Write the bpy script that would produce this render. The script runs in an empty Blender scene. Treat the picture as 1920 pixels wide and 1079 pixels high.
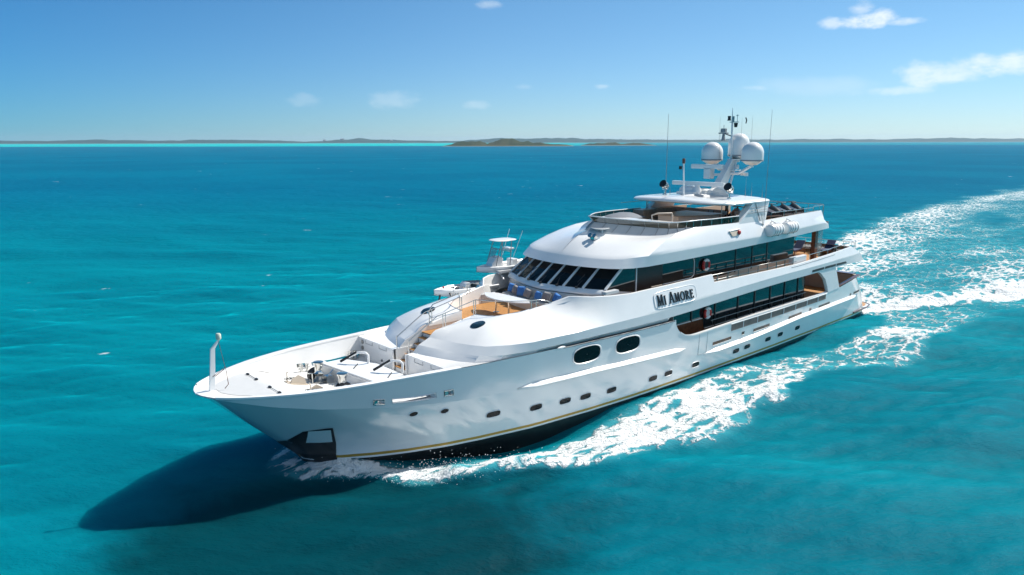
import bpy, bmesh, math, random
import numpy as np
from mathutils import Vector, Matrix

random.seed(7); RNG = np.random.default_rng(11)
R = math.radians
C = bpy.context.scene.collection
scene = bpy.context.scene

# ------------------------------------------------------------------ camera
CAM = Vector((58.661, 27.672, 13.399))
cd = bpy.data.cameras.new('camera'); cam = bpy.data.objects.new('camera', cd); C.objects.link(cam)
cd.sensor_width = 36.0; cd.lens = 36.0 * 1374.56 / 1920.0
cd.clip_start = 0.5; cd.clip_end = 60000
_a, _b = R(-131.555), R(11.287)
F = Vector((math.cos(_a)*math.cos(_b), math.sin(_a)*math.cos(_b), -math.sin(_b)))
q = F.to_track_quat('-Z', 'Y')
cam.rotation_mode = 'QUATERNION'
cam.rotation_quaternion = q @ Matrix.Rotation(R(-0.118), 3, 'Z').to_quaternion()
cam.location = CAM
scene.camera = cam

# ------------------------------------------------------------------ sun, sky, exposure
TINT_H, TINT_T, CLOUD = (.58,.70,.93), (.60,.91,.84), (8.6,8.9,9.0)
SUN_EL, SUN_AZ = R(45.0), R(-8.0)            # sun over the port quarter, light travels forward and slightly to starboard
trav = Vector((math.cos(SUN_AZ)*math.cos(SUN_EL), math.sin(SUN_AZ)*math.cos(SUN_EL), -math.sin(SUN_EL)))
sl = bpy.data.lights.new('sun', 'SUN'); sun = bpy.data.objects.new('sun', sl); C.objects.link(sun)
sl.energy = 3.4; sl.angle = R(0.5); sl.color = (1.0, 0.95, 0.87)
sun.rotation_mode = 'QUATERNION'; sun.rotation_quaternion = trav.to_track_quat('-Z', 'Y')

world = bpy.data.worlds.new("World"); scene.world = world; world.use_nodes = True
wt = world.node_tree; wt.nodes.clear()
def wn(t, **k):
    n = wt.nodes.new(t)
    for a, b in k.items(): setattr(n, a, b)
    return n
sky = wn('ShaderNodeTexSky', sky_type='NISHITA', sun_disc=False, sun_elevation=SUN_EL)
sdir = -trav
sky.sun_rotation = math.atan2(sdir.x, sdir.y)
sky.altitude = 10; sky.air_density = 0.9; sky.dust_density = 0.0; sky.ozone_density = 4.0
bg = wn('ShaderNodeBackground'); out = wn('ShaderNodeOutputWorld')
bg.inputs['Strength'].default_value = 0.06
tc = wn('ShaderNodeTexCoord')
sep = wn('ShaderNodeSeparateXYZ'); wt.links.new(tc.outputs['Generated'], sep.inputs[0])
def wm(op, a, b=None, c=None, clamp=False):
    n = wn('ShaderNodeMath', operation=op, use_clamp=clamp)
    for i, v in enumerate((a, b, c)):
        if v is None: continue
        if isinstance(v, (int, float)): n.inputs[i].default_value = v
        else: wt.links.new(v, n.inputs[i])
    return n.outputs[0]
# azimuth and elevation (degrees) of a sky direction, for cloud masses
az = wm('MULTIPLY', wm('ARCTAN2', sep.outputs['Y'], sep.outputs['X']), 57.29578)
el = wm('MULTIPLY', wm('ARCSINE', sep.outputs['Z']), 57.29578)
def cloud_noise(scale, seed, detail=7, rough=0.6):
    n = wn('ShaderNodeTexNoise'); n.noise_dimensions = '3D'
    cmb = wn('ShaderNodeCombineXYZ')
    wt.links.new(wm('MULTIPLY', az, 0.55), cmb.inputs[0]); wt.links.new(el, cmb.inputs[1]); cmb.inputs[2].default_value = seed
    wt.links.new(cmb.outputs[0], n.inputs['Vector'])
    n.inputs['Scale'].default_value = scale; n.inputs['Detail'].default_value = detail; n.inputs['Roughness'].default_value = rough
    return n.outputs['Fac']
N1 = cloud_noise(0.62, 3.1, 8, 0.62); N2 = cloud_noise(0.3, 9.7, 6, 0.55)
def blob(a0, e0, ra, re, amp, noise, k):
    d2 = wm('ADD', wm('POWER', wm('DIVIDE', wm('SUBTRACT', az, a0), ra), 2.0), wm('POWER', wm('DIVIDE', wm('SUBTRACT', el, e0), re), 2.0))
    base = wm('SUBTRACT', 1.0, d2)
    v = wm('ADD', base, wm('MULTIPLY', wm('SUBTRACT', noise, 0.5), k*1.5))
    n = wn('ShaderNodeMapRange', interpolation_type='SMOOTHSTEP'); wt.links.new(v, n.inputs[0])
    n.inputs[1].default_value = 0.05; n.inputs[2].default_value = 1.55; n.inputs[3].default_value = 0; n.inputs[4].default_value = amp
    return n.outputs[0]
def px_dir(x, y):
    d = F + (F.cross(Vector((0,0,1))).normalized())*((x-960)/1374.56)
    rr = F.cross(Vector((0,0,1))).normalized(); uu = rr.cross(F)
    d = F + rr*((x-960)/1374.56) + uu*((539.5-y)/1374.56); d.normalize()
    return math.degrees(math.atan2(d.y, d.x)), math.degrees(math.asin(d.z))
CL = None
for (x, y, ra, re, amp, nz, k) in [
        (1632, 36, 2.3, .75, .8, N1, 3.4), (1616, 22, 1.1, .8, .5, N1, 2.6), (1700, 42, 1.7, .35, .5, N1, 3.2),
        (1560, 44, 1.0, .5, .5, N1, 3.0), (1880, 120, 3.6, 1.0, .7, N1, 2.6), (1760, 140, 3.4, 1.0, .62, N1, 2.6),
        (1670, 172, 3.0, .4, .4, N1, 2.6), (1420, 166, 1.6, .25, .28, N1, 2.6), (1128, 163, .7, .22, .38, N1, 2.6),
        (740, 186, 2.2, .75, .17, N1, 3.6), (570, 188, 1.6, .5, .12, N1, 3.6), (898, 196, 1.4, .4, .18, N1, 3.6),
        (980, 163, 1.2, .25, .16, N1, 3.0), (915, 8, 1.1, .4, .3, N1, 3.0), (1500, 165, 6, .8, .14, N2, 3.0)]:
    a0, e0 = px_dir(x, y)
    b = blob(a0, e0, ra, re, amp, nz, k)
    CL = b if CL is None else wm('MAXIMUM', CL, b)
N3 = wn('ShaderNodeTexNoise'); wt.links.new(tc.outputs['Generated'], N3.inputs['Vector']); N3.inputs['Scale'].default_value = 2.6; N3.inputs['Detail'].default_value = 7; N3.inputs['Roughness'].default_value = .6
back = wm('ADD', wm('MULTIPLY', sep.outputs['X'], -.1), wm('MULTIPLY', sep.outputs['Y'], .995))       # highest to port; unseen bright cloud bank added to fill the shaded hull
fill_bank = wn('ShaderNodeMapRange', interpolation_type='SMOOTHSTEP'); wt.links.new(wm('ADD', wm('MULTIPLY', back, 1.2), wm('MULTIPLY', wm('SUBTRACT', N3.outputs['Fac'], .5), 1.6)), fill_bank.inputs[0])
fill_bank.inputs[1].default_value = .5; fill_bank.inputs[2].default_value = .72; fill_bank.inputs[4].default_value = .95
hi = wn('ShaderNodeMapRange', interpolation_type='SMOOTHSTEP'); wt.links.new(el, hi.inputs[0]); hi.inputs[1].default_value = 14; hi.inputs[2].default_value = 38
CL = wm('MAXIMUM', CL, wm('MULTIPLY', fill_bank.outputs[0], hi.outputs[0]))
mix = wn('ShaderNodeMix', data_type='RGBA'); wt.links.new(CL, mix.inputs['Factor'])
ramp = wn('ShaderNodeValToRGB'); wt.links.new(wm('DIVIDE', el, 30.0, clamp=True), ramp.inputs[0])
for pos_, c_ in ((0, TINT_H), (1, TINT_T)):
    e_ = ramp.color_ramp.elements[pos_]; e_.color = (*c_, 1)
tint = wn('ShaderNodeMix', data_type='RGBA', blend_type='MULTIPLY'); tint.inputs['Factor'].default_value = 1
wt.links.new(sky.outputs[0], tint.inputs['A']); wt.links.new(ramp.outputs[0], tint.inputs['B'])
sdot = wm('ADD', wm('MULTIPLY', sep.outputs['X'], float(sdir.x/math.hypot(sdir.x, sdir.y))), wm('MULTIPLY', sep.outputs['Y'], float(sdir.y/math.hypot(sdir.x, sdir.y))))
ramp2 = wn('ShaderNodeValToRGB'); wt.links.new(wm('ADD', wm('MULTIPLY', sdot, .5), .5, clamp=True), ramp2.inputs[0])
ramp2.color_ramp.elements[0].position = .48; ramp2.color_ramp.elements[0].color = (.34,.76,.93,1)
ramp2.color_ramp.elements[1].position = .97; ramp2.color_ramp.elements[1].color = (1.02,1.03,.94,1)
e3 = ramp2.color_ramp.elements.new(.76); e3.color = (.86,.98,.97,1)
tint2 = wn('ShaderNodeMix', data_type='RGBA', blend_type='MULTIPLY'); tint2.inputs['Factor'].default_value = 1
wt.links.new(tint.outputs['Result'], tint2.inputs['A']); wt.links.new(ramp2.outputs[0], tint2.inputs['B'])
wt.links.new(tint2.outputs['Result'], mix.inputs['A']); mix.inputs['B'].default_value = (*CLOUD, 1)
wt.links.new(mix.outputs['Result'], bg.inputs['Color']); wt.links.new(bg.outputs[0], out.inputs[0])

scene.view_settings.view_transform = 'Standard'; scene.view_settings.look = 'None'
scene.view_settings.exposure = 1.08; scene.view_settings.gamma = 1.0
scene.render.engine = 'CYCLES'
scene.cycles.max_bounces = 8; scene.cycles.transparent_max_bounces = 16
scene.cycles.use_denoising = True

# ------------------------------------------------------------------ materials
def mat(name, col, rough=0.5, metal=0.0, spec=0.5, coat=0.0, trans=0.0, vary=0.0, vscale=3.0, bump=0.0, bscale=40.0):
    m = bpy.data.materials.new(name); m.use_nodes = True
    nt = m.node_tree; b = nt.nodes['Principled BSDF']
    b.inputs['Base Color'].default_value = (*col, 1); b.inputs['Roughness'].default_value = rough
    b.inputs['Metallic'].default_value = metal; b.inputs['Specular IOR Level'].default_value = spec
    b.inputs['Coat Weight'].default_value = coat; b.inputs['Coat Roughness'].default_value = 0.04
    b.inputs['Transmission Weight'].default_value = trans
    if vary or bump:
        t = nt.nodes.new('ShaderNodeTexCoord')
    if vary:
        n = nt.nodes.new('ShaderNodeTexNoise'); n.inputs['Scale'].default_value = vscale; n.inputs['Detail'].default_value = 6
        nt.links.new(t.outputs['Object'], n.inputs['Vector'])
        r = nt.nodes.new('ShaderNodeMapRange'); r.inputs[1].default_value = .3; r.inputs[2].default_value = .7
        r.inputs[3].default_value = 1 - vary; r.inputs[4].default_value = 1 + vary*.5
        nt.links.new(n.outputs['Fac'], r.inputs[0])
        mx = nt.nodes.new('ShaderNodeVectorMath'); mx.operation = 'SCALE'; mx.inputs[0].default_value = col
        nt.links.new(r.outputs[0], mx.inputs['Scale']); nt.links.new(mx.outputs[0], b.inputs['Base Color'])
    if bump:
        n2 = nt.nodes.new('ShaderNodeTexNoise'); n2.inputs['Scale'].default_value = bscale; n2.inputs['Detail'].default_value = 4
        nt.links.new(t.outputs['Object'], n2.inputs['Vector'])
        bp = nt.nodes.new('ShaderNodeBump'); bp.inputs['Strength'].default_value = bump; bp.inputs['Distance'].default_value = .02
        nt.links.new(n2.outputs['Fac'], bp.inputs['Height']); nt.links.new(bp.outputs[0], b.inputs['Normal'])
    return m
def teak_mat(name, axis=1, col=(0.42, 0.20, 0.055)):
    m = mat(name, col, .55); nt = m.node_tree; b = nt.nodes['Principled BSDF']
    t = nt.nodes.new('ShaderNodeTexCoord'); s = nt.nodes.new('ShaderNodeSeparateXYZ'); nt.links.new(t.outputs['Object'], s.inputs[0])
    f = nt.nodes.new('ShaderNodeMath'); f.operation = 'PINGPONG'; f.inputs[1].default_value = .05
    nt.links.new(s.outputs[axis], f.inputs[0])
    g = nt.nodes.new('ShaderNodeMath'); g.operation = 'LESS_THAN'; g.inputs[1].default_value = .006; nt.links.new(f.outputs[0], g.inputs[0])
    n = nt.nodes.new('ShaderNodeTexNoise'); n.inputs['Scale'].default_value = 6; nt.links.new(t.outputs['Object'], n.inputs['Vector'])
    c = nt.nodes.new('ShaderNodeMix'); c.data_type = 'RGBA'; c.inputs['A'].default_value = (*[v*.75 for v in col], 1); c.inputs['B'].default_value = (*[min(1, v*1.3) for v in col], 1)
    nt.links.new(n.outputs['Fac'], c.inputs['Factor'])
    c2 = nt.nodes.new('ShaderNodeMix'); c2.data_type = 'RGBA'; c2.inputs['B'].default_value = (.05, .03, .015, 1)
    nt.links.new(g.outputs[0], c2.inputs['Factor']); nt.links.new(c.outputs['Result'], c2.inputs['A']); nt.links.new(c2.outputs['Result'], b.inputs['Base Color'])
    return m
M = dict(
    white=mat('white_gelcoat', (.80, .80, .795), .22, coat=.5, vary=.03, vscale=1.2),
    deck=mat('nonskid_deck', (.66, .66, .655), .6, vary=.06, vscale=4, bump=.25, bscale=60),
    hull=mat('hull_gloss_white', (.78, .79, .79), .12, coat=1.0, vary=.03, vscale=.7),
    bottom=mat('black_antifouling', (.012, .012, .013), .35, vary=.3, vscale=2),
    gold=mat('gold_stripe', (.42, .26, .05), .3, metal=.3),
    cream=mat('cream_panel', (.55, .47, .38), .5, vary=.05),
    glass=mat('dark_glass', (.004, .012, .016), .03, spec=.6, coat=.6),
    glass2=mat('smoked_glass', (.004, .007, .009), .04, spec=.22),
    black=mat('black_plastic', (.012, .012, .014), .35, vary=.2, vscale=8),
    rubber=mat('black_rubber', (.02, .02, .02), .6),
    steel=mat('polished_steel', (.62, .62, .6), .18, metal=1.0),
    dsteel=mat('dull_steel', (.32, .32, .31), .3, metal=.9, vary=.2, vscale=10),
    dome=mat('radome_white', (.78, .78, .77), .3, coat=.3),
    grey=mat('grey_paint', (.28, .28, .29), .45),
    lgrey=mat('light_grey_panel', (.5, .51, .52), .5, vary=.04),
    teak=teak_mat('teak_deck', 1), teak_x=teak_mat('teak_tread', 0),
    wood=mat('varnished_wood', (.13, .045, .018), .2, coat=.6, vary=.3, vscale=6),
    sofa=mat('cream_upholstery', (.55, .52, .47), .8, bump=.3),
    blue=mat('blue_cushion_cloth', (.05, .2, .52), .85, bump=.3, vary=.1),
    taupe=mat('grey_cushion_cloth', (.26, .25, .25), .85, bump=.3, vary=.15),
    navy=mat('navy_cloth', (.01, .022, .075), .8, bump=.3),
    red=mat('red_plastic', (.5, .02, .015), .4), yellow=mat('yellow_plastic', (.75, .5, .03), .5),
    cover=mat('white_canvas', (.66, .66, .64), .8, bump=.6, bscale=9, vary=.1),
    notch=mat('notch_lining', (.20,.15,.13), .5, vary=.35, vscale=1.5),
    grey_cloth=mat('grey_cover_cloth', (.15,.17,.20), .8, vary=.1),
    stone=mat('stone_counter', (.25, .2, .15), .3, vary=.3, vscale=5),
    seam=mat('panel_seam', (.12, .13, .14), .6), lamp=mat('lamp_lens', (.55, .6, .5), .1),
    greenglass=None)
def glass_mat(name, col, alpha):
    m = mat(name, col, .03, spec=.6); nt = m.node_tree; b = nt.nodes['Principled BSDF']
    b.inputs['Alpha'].default_value = alpha; b.inputs['Specular IOR Level'].default_value = .3
    return m
M['hull'].node_tree.nodes['Principled BSDF'].inputs['Coat IOR'].default_value = 1.9; M['hull'].node_tree.nodes['Principled BSDF'].inputs['Coat Roughness'].default_value = .16
M['greenglass'] = glass_mat('tinted_windscreen', (.012,.022,.010), .86)
M['clear'] = glass_mat('clear_acrylic', (.3, .4, .42), .35)

# ------------------------------------------------------------------ mesh builder
class MB:
    def __init__(s): s.v = []; s.f = []; s.m = []; s.k = 0
    def mi(s, k): s.k = k; return s
    def add(s, vs, fs):
        o = len(s.v); s.v += [tuple(map(float, p)) for p in vs]
        for f in fs: s.f.append(tuple(i+o for i in f)); s.m.append(s.k)
        return s
    def bx(s, x0, x1, y0, y1, z0, z1):
        return s.add([(x0,y0,z0),(x1,y0,z0),(x1,y1,z0),(x0,y1,z0),(x0,y0,z1),(x1,y0,z1),(x1,y1,z1),(x0,y1,z1)],
                     [(0,3,2,1),(4,5,6,7),(0,1,5,4),(1,2,6,5),(2,3,7,6),(3,0,4,7)])
    def obox(s, c, sx, sy, sz, rot=None):
        vs = [Vector((a*sx/2, b*sy/2, d*sz/2)) for d in (-1,1) for a,b in ((-1,-1),(1,-1),(1,1),(-1,1))]
        if rot is not None: vs = [rot @ v for v in vs]
        c = Vector(c); vs = [v+c for v in vs]
        return s.add(vs, [(0,3,2,1),(4,5,6,7),(0,1,5,4),(1,2,6,5),(2,3,7,6),(3,0,4,7)])
    def tube(s, pts, r, n=8, closed=False, caps=True):
        P = [Vector(p) for p in pts]; L = len(P); rs = r if isinstance(r, (list, tuple)) else [r]*L
        up = None; rings = []
        for i in range(L):
            a = P[i-1] if (i or closed) else P[i]; b = P[(i+1) % L] if (i < L-1 or closed) else P[i]
            t = (b-a).normalized() if (b-a).length > 1e-9 else Vector((0,0,1))
            if up is None: up = Vector((0,0,1)) if abs(t.z) < .9 else Vector((1,0,0))
            e = t.cross(up); 
            if e.length < 1e-6: e = t.orthogonal()
            e.normalize(); w = e.cross(t).normalized(); up = w
            rings.append([P[i] + (e*math.cos(2*math.pi*j/n) + w*math.sin(2*math.pi*j/n))*rs[i] for j in range(n)])
        vs = [p for g in rings for p in g]; fs = []
        for i in range(L if closed else L-1):
            k = (i+1) % L
            for j in range(n): fs.append((i*n+j, i*n+(j+1)%n, k*n+(j+1)%n, k*n+j))
        if caps and not closed: fs += [tuple(range(n))[::-1], tuple((L-1)*n+j for j in range(n))]
        return s.add(vs, fs)
    def lathe(s, prof, n=20, at=(0,0,0), rot=None):
        vs = []; fs = []; at = Vector(at)
        for r, z in prof:
            for j in range(n):
                p = Vector((r*math.cos(2*math.pi*j/n), r*math.sin(2*math.pi*j/n), z))
                vs.append((rot @ p if rot is not None else p) + at)
        for i in range(len(prof)-1):
            for j in range(n): fs.append((i*n+j, i*n+(j+1)%n, (i+1)*n+(j+1)%n, (i+1)*n+j))
        fs += [tuple(range(n))[::-1], tuple((len(prof)-1)*n+j for j in range(n))]
        return s.add(vs, fs)
    def prism(s, poly, ext):
        n = len(poly); e = Vector(ext); a = [Vector(p) for p in poly]; b = [p+e for p in a]
        return s.add(a+b, [tuple(range(n))[::-1], tuple(range(n, 2*n))] + [(i, (i+1)%n, n+(i+1)%n, n+i) for i in range(n)])
    def grid(s, rows, close=False):
        nr, nc = len(rows), len(rows[0]); fs = []
        for i in range(nr-1):
            for j in range(nc if close else nc-1):
                k = (j+1) % nc; fs.append((i*nc+j, i*nc+k, (i+1)*nc+k, (i+1)*nc+j))
        return s.add([p for r in rows for p in r], fs)
    def ell(s, c, rx, ry, rz, n=14, m=9, rot=None, pw=1.0):
        rows = []
        sg = lambda v: math.copysign(abs(v)**pw, v)
        for i in range(m):
            a = -math.pi/2 + math.pi*i/(m-1)
            row = []
            for j in range(n):
                b = 2*math.pi*j/n
                p = Vector((rx*sg(math.cos(a))*sg(math.cos(b)), ry*sg(math.cos(a))*sg(math.sin(b)), rz*sg(math.sin(a))))
                row.append((rot @ p if rot is not None else p) + Vector(c))
            rows.append(row)
        return s.grid(rows, True)
    def mirror(s):
        o = len(s.v); n = len(s.f)
        s.v += [(x, -y, z) for x, y, z in s.v]
        for i in range(n): s.f.append(tuple(j+o for j in s.f[i][::-1])); s.m.append(s.m[i])
        return s
    def xf(s, mtx):
        s.v = [tuple(mtx @ Vector(p)) for p in s.v]; return s
    def build(s, name, mats, parent=None, smooth=None, bevel=0, solid=0, fixn=True):
        me = bpy.data.meshes.new(name); me.from_pydata(s.v, [], s.f)
        mats = mats if isinstance(mats, (list, tuple)) else [mats]
        for m in mats: me.materials.append(M[m] if isinstance(m, str) else m)
        me.polygons.foreach_set('material_index', s.m)
        bm = bmesh.new(); bm.from_mesh(me)
        bmesh.ops.remove_doubles(bm, verts=bm.verts, dist=1e-5)
        bmesh.ops.dissolve_degenerate(bm, edges=bm.edges, dist=1e-6)
        if fixn: bmesh.ops.recalc_face_normals(bm, faces=bm.faces)
        if solid: bmesh.ops.solidify(bm, geom=bm.faces[:], thickness=solid)
        if bevel:
            ed = [e for e in bm.edges if len(e.link_faces) == 2 and e.calc_face_angle(0) > .5]
            bmesh.ops.bevel(bm, geom=ed, offset=bevel, segments=2, affect='EDGES', profile=.6, clamp_overlap=True)
        bm.to_mesh(me); bm.free()
        if smooth is not None:
            me.polygons.foreach_set('use_smooth', [True]*len(me.polygons)); me.set_sharp_from_angle(angle=R(smooth))
        o = bpy.data.objects.new(name, me); C.objects.link(o)
        if parent: o.parent = parent
        return o
def tag(o, label=None, cat=None, group=None, kind=None):
    for k, v in (('label', label), ('category', cat), ('group', group), ('kind', kind)):
        if v: o[k] = v
    return o
def empty(name, label, cat, group=None, loc=(0,0,0), rz=0):
    o = bpy.data.objects.new(name, None); C.objects.link(o); o.location = loc; o.rotation_euler = (0,0,rz); o.empty_display_size = .3
    return tag(o, label, cat, group)
def copy_tree(o, parent=None):
    c = o.copy(); C.objects.link(c)
    if parent: c.parent = parent
    for ch in [x for x in bpy.data.objects if x.parent == o]: copy_tree(ch, c)
    return c
def ip(x, tab): return np.interp(x, [t[0] for t in tab], [t[1] for t in tab])
def smoothstep(a, b, x):
    t = np.clip((np.asarray(x, float)-a)/(b-a), 0, 1); return t*t*(3-2*t)
def crv(pts, n):
    P = np.array(pts, float); k = len(P); o = []
    Q = np.vstack([2*P[0]-P[1], P, 2*P[-1]-P[-2]])
    for t in np.linspace(0, k-1-1e-9, n):
        i = int(t); u = t-i; a, b, c, d = Q[i:i+4]
        o.append(.5*((2*b)+(-a+c)*u+(2*a-5*b+4*c-d)*u*u+(-a+3*b-3*c+d)*u**3))
    return [tuple(p) for p in o]

# ================================================================== THE YACHT
# x forward (bow tip at 50), y to port, z up, waterline at 0
YACHT = empty('motor_yacht', 'large white three deck motor yacht under way with MI AMORE on its side', 'yacht', loc=(0,0,0))
HT = [(-2,4.0),(0,4.1),(5,4.35),(10,4.55),(16,4.68),(22,4.72),(30,4.7),(34,4.62),(37,4.45),(39.7,4.2),(41.1,3.98),(43,3.74),(44.6,3.5),(45.8,3.22),(46.8,2.89),(47.25,2.72),(47.8,2.44),(48.55,2.02),(49.25,1.54),(49.73,1.08),(49.92,.75),(50.06,.4),(50.12,0)]
KT = [(-2,4.0),(0,4.08),(5,4.33),(10,4.52),(16,4.66),(22,4.70),(30,4.68),(34,4.57),(37.4,4.30),(39.8,4.05),(42.1,3.73),(43.9,3.46),(46.5,2.88),(48.05,2.2),(49.25,1.45),(49.7,.95),(49.85,.6),(49.95,0)]
BT = [(-2,3.8),(0,3.95),(3,4.2),(10,4.45),(16,4.55),(25,4.6),(30,4.56),(33,4.45),(36.5,4.2),(39.3,3.7),(41,3.3),(42.6,2.72),(43.8,2.15),(45,1.45),(45.9,.7),(46.3,0)]
AT = [(-2,3.7),(0,3.85),(10,4.35),(25,4.52),(33,4.35),(36,4.08),(39,3.55),(41,3.1),(43,2.35),(44.5,1.5),(45.4,.7),(45.82,0)]
ST = [(-2,3.3),(10,3.9),(25,4.2),(33,4.0),(37,3.4),(41,2.35),(43.5,1.1),(44.8,0)]
KZ = [(-2,1.95),(3.7,1.88),(12.6,1.75),(19,1.45),(23.4,1.5),(25.3,2.1),(29.5,2.25),(33.5,2.42),(37.4,2.44),(39.8,2.47),(42.1,2.69),(43.9,2.91),(46.5,3.33),(48.05,3.62),(49.25,3.90),(49.95,4.0)]
def SZ(x):        # top edge of the hull shell
    z = ip(x, [(0,3.4),(2.6,3.34),(6.5,2.92),(8.5,2.86),(12.5,2.87),(18,2.86),(21,2.80),(24.6,2.72),(25.1,2.76)])
    fwd = ip(x, [(25,3.9),(28,3.9),(31.5,3.93),(37.5,4.0),(41.1,4.02),(44,4.07),(50,4.09)])
    u_ = np.clip((26.45-np.asarray(x, float))/1.7, 0, 1); t = 1-np.sqrt(np.clip(1-(1-u_)**2, 0, 1))
    return z*(1-t) + fwd*t
def KZf(x):
    return np.minimum(ip(x, [(-2,2.0),(25,2.2),(33.5,2.42),(37.4,2.44),(39.8,2.47),(42.1,2.69),(43.9,2.91),(46.5,3.33),(48.05,3.62),(49.25,3.90),(49.95,4.0)]), SZ(x)-.05)
def stern_x(z): return float(np.interp(z, [-1.2,.4,.8,1.9,3.4], [.2,.1,-.1,.9,2.5]))
hole_x = [41.03,41.46,41.84,43.81,44.15,44.59]
col_x = sorted(set(list(np.linspace(0,24,25)) + list(np.arange(24.5,26.2,.15)) + list(np.arange(26.2,26.6,.05)) + list(np.arange(27,41,.8)) + hole_x + [42.3,42.8,43.3,45.1,45.6,46.1,46.6,47.1,47.6,48.0,48.4,48.8,49.1,49.4,49.6,49.75,49.85,49.93,49.99,50.05,50.09,50.12]))
col_x = np.array(col_x); s_par = (col_x)/50.12
def rowpts(tab, xe, zf, zs):
    """one waterline-like curve: columns follow the deck columns, pulled back to its own stem"""
    x0 = stern_x(zs); k = smoothstep(25, 50.12, col_x)
    out_ = []
    for cx, kk in zip(col_x, k):
        x = cx + (xe-50.12)*kk if cx > 25 else cx
        x = x0 + (x)*( (25-x0)/25.0) if x < 25 else x
        y = float(ip(x, tab)) if x < xe-1e-6 else 0.0
        if x < x0+1.2:                                            # rounded quarter at the transom
            u = (x-x0)/1.2; y *= .86+.14*math.sqrt(max(0, 1-(1-u)**2))
        out_.append((x, y, float(zf(x)) if callable(zf) else zf))
    return np.array(out_)
def lerp_row(a, b, t, pw=1.0):
    r = a+(b-a)*t; r[:,1] = a[:,1]+(b[:,1]-a[:,1])*(t**pw); return r
r_st = rowpts(ST, 44.8, -1.2, -1.2)
r_a = rowpts(AT, 45.82, -.1, -.1)
bz = lambda d: (lambda x: float(ip(x, [(0,.50),(12,.47),(20,.42),(28,.42),(36,.50),(41,.54),(46,.55)]))+d)
r_b0 = rowpts(BT, 46.16, bz(-.20), .35); r_b1 = rowpts(BT, 46.22, bz(-.12), .43); r_b2 = rowpts(BT, 46.3, bz(0), .55)
r_k = rowpts(KT, 49.95, KZf, 2.0); r_s = rowpts(HT, 50.12, SZ, 3.3)
flare = np.clip((col_x-33)/10, 0, 1)*1.3
def mid_row(t):
    r = r_b2+(r_k-r_b2)*t
    pw = 1+.55*flare
    r[:,1] = r_b2[:,1]+(r_k[:,1]-r_b2[:,1])*(t**pw); return r
r_m = [mid_row(t) for t in (.2,.4,.6,.8,.93)]
fb = np.interp(col_x, [40,41.2,42.8,44.4,46], [.20,.22,.14,.16,.2]); ft = np.interp(col_x, [40,41.2,42.8,44.4,46], [.38,.38,.30,.33,.38])
r_hb = r_k+(r_s-r_k)*fb[:,None]; r_ht = r_k+(r_s-r_k)*ft[:,None]; r_m2 = r_k+(r_s-r_k)*.7
HROWS = [r_st, r_a, r_b0, r_b1, r_b2] + r_m + [r_k, r_hb, r_ht, r_m2, r_s]
HMAT = [2, 2, 0, 1] + [0]*10
def hull_y(x, z):
    pz, py = [], []
    for r in HROWS:
        j = np.searchsorted(r[:,0], x)
        if 0 < j < len(r):
            u = (x-r[j-1,0])/max(1e-9, r[j,0]-r[j-1,0]); pz.append(r[j-1,2]+u*(r[j,2]-r[j-1,2])); py.append(r[j-1,1]+u*(r[j,1]-r[j-1,1]))
    # stem
    stem = [(r[-1,2], r[-1,0]) for r in HROWS]
    if x > 44.8:
        zs_ = np.interp(x, [s[1] for s in stem], [s[0] for s in stem]); pz.append(zs_); py.append(0.0)
    o = np.argsort(pz); return float(np.interp(z, np.array(pz)[o], np.array(py)[o]))
HOLES = [(41.03,41.46),(41.84,43.81),(44.15,44.59)]
def in_hole(j): 
    m = .5*(col_x[j]+col_x[j+1]); return any(a < m < b for a, b in HOLES)
mb = MB(); nc = len(col_x)
for side in (1, -1):
    for i in range(len(HROWS)-1):
        mb.mi({0:0,1:1,2:2}[HMAT[i]])
        for j in range(nc-1):
            if i == 11 and in_hole(j): continue
            pts = [HROWS[i][j], HROWS[i][j+1], HROWS[i+1][j+1], HROWS[i+1][j]]
            pts = [(p[0], p[1]*side, p[2]) for p in pts]
            mb.add(pts, [(0,1,2,3) if side < 0 else (3,2,1,0)])
mb.mi(0)
for i in range(len(HROWS)-1):                                        # transom
    mb.mi(HMAT[i]); a, b = HROWS[i][0], HROWS[i+1][0]
    n = 9
    for k in range(n-1):
        u0, u1 = -1+2*k/(n-1), -1+2*(k+1)/(n-1)
        bul = lambda u: .45*(1-u*u)
        mb.add([(a[0]-bul(u0), a[1]*u0, a[2]), (a[0]-bul(u1), a[1]*u1, a[2]), (b[0]-bul(u1), b[1]*u1, b[2]), (b[0]-bul(u0), b[1]*u0, b[2])], [(0,1,2,3)])
hull = mb.build('hull', ['hull', 'gold', 'bottom'], YACHT, smooth=40)
kset = {(round(float(p_[0]),3), round(abs(float(p_[1])),3), round(float(p_[2]),3)) for p_ in r_k if p_[0] > 36.5}
for e_ in hull.data.edges:                                        # crisp knuckle line along the bow
    if all((round(hull.data.vertices[v_].co.x,3), round(abs(hull.data.vertices[v_].co.y),3), round(hull.data.vertices[v_].co.z,3)) in kset for v_ in e_.vertices): e_.use_edge_sharp = True
from mathutils.bvhtree import BVHTree
def bvh_of(o): return BVHTree.FromPolygons([v.co.copy() for v in o.data.vertices], [tuple(p.vertices) for p in o.data.polygons])
HB = bvh_of(hull); hull_y0 = hull_y
def hull_y(x, z):
    h = HB.ray_cast(Vector((float(x), 20, float(z))), Vector((0,-1,0)))
    return float(h[0].y) if h[0] is not None and h[0].y > -.05 else hull_y0(x, z)

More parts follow.
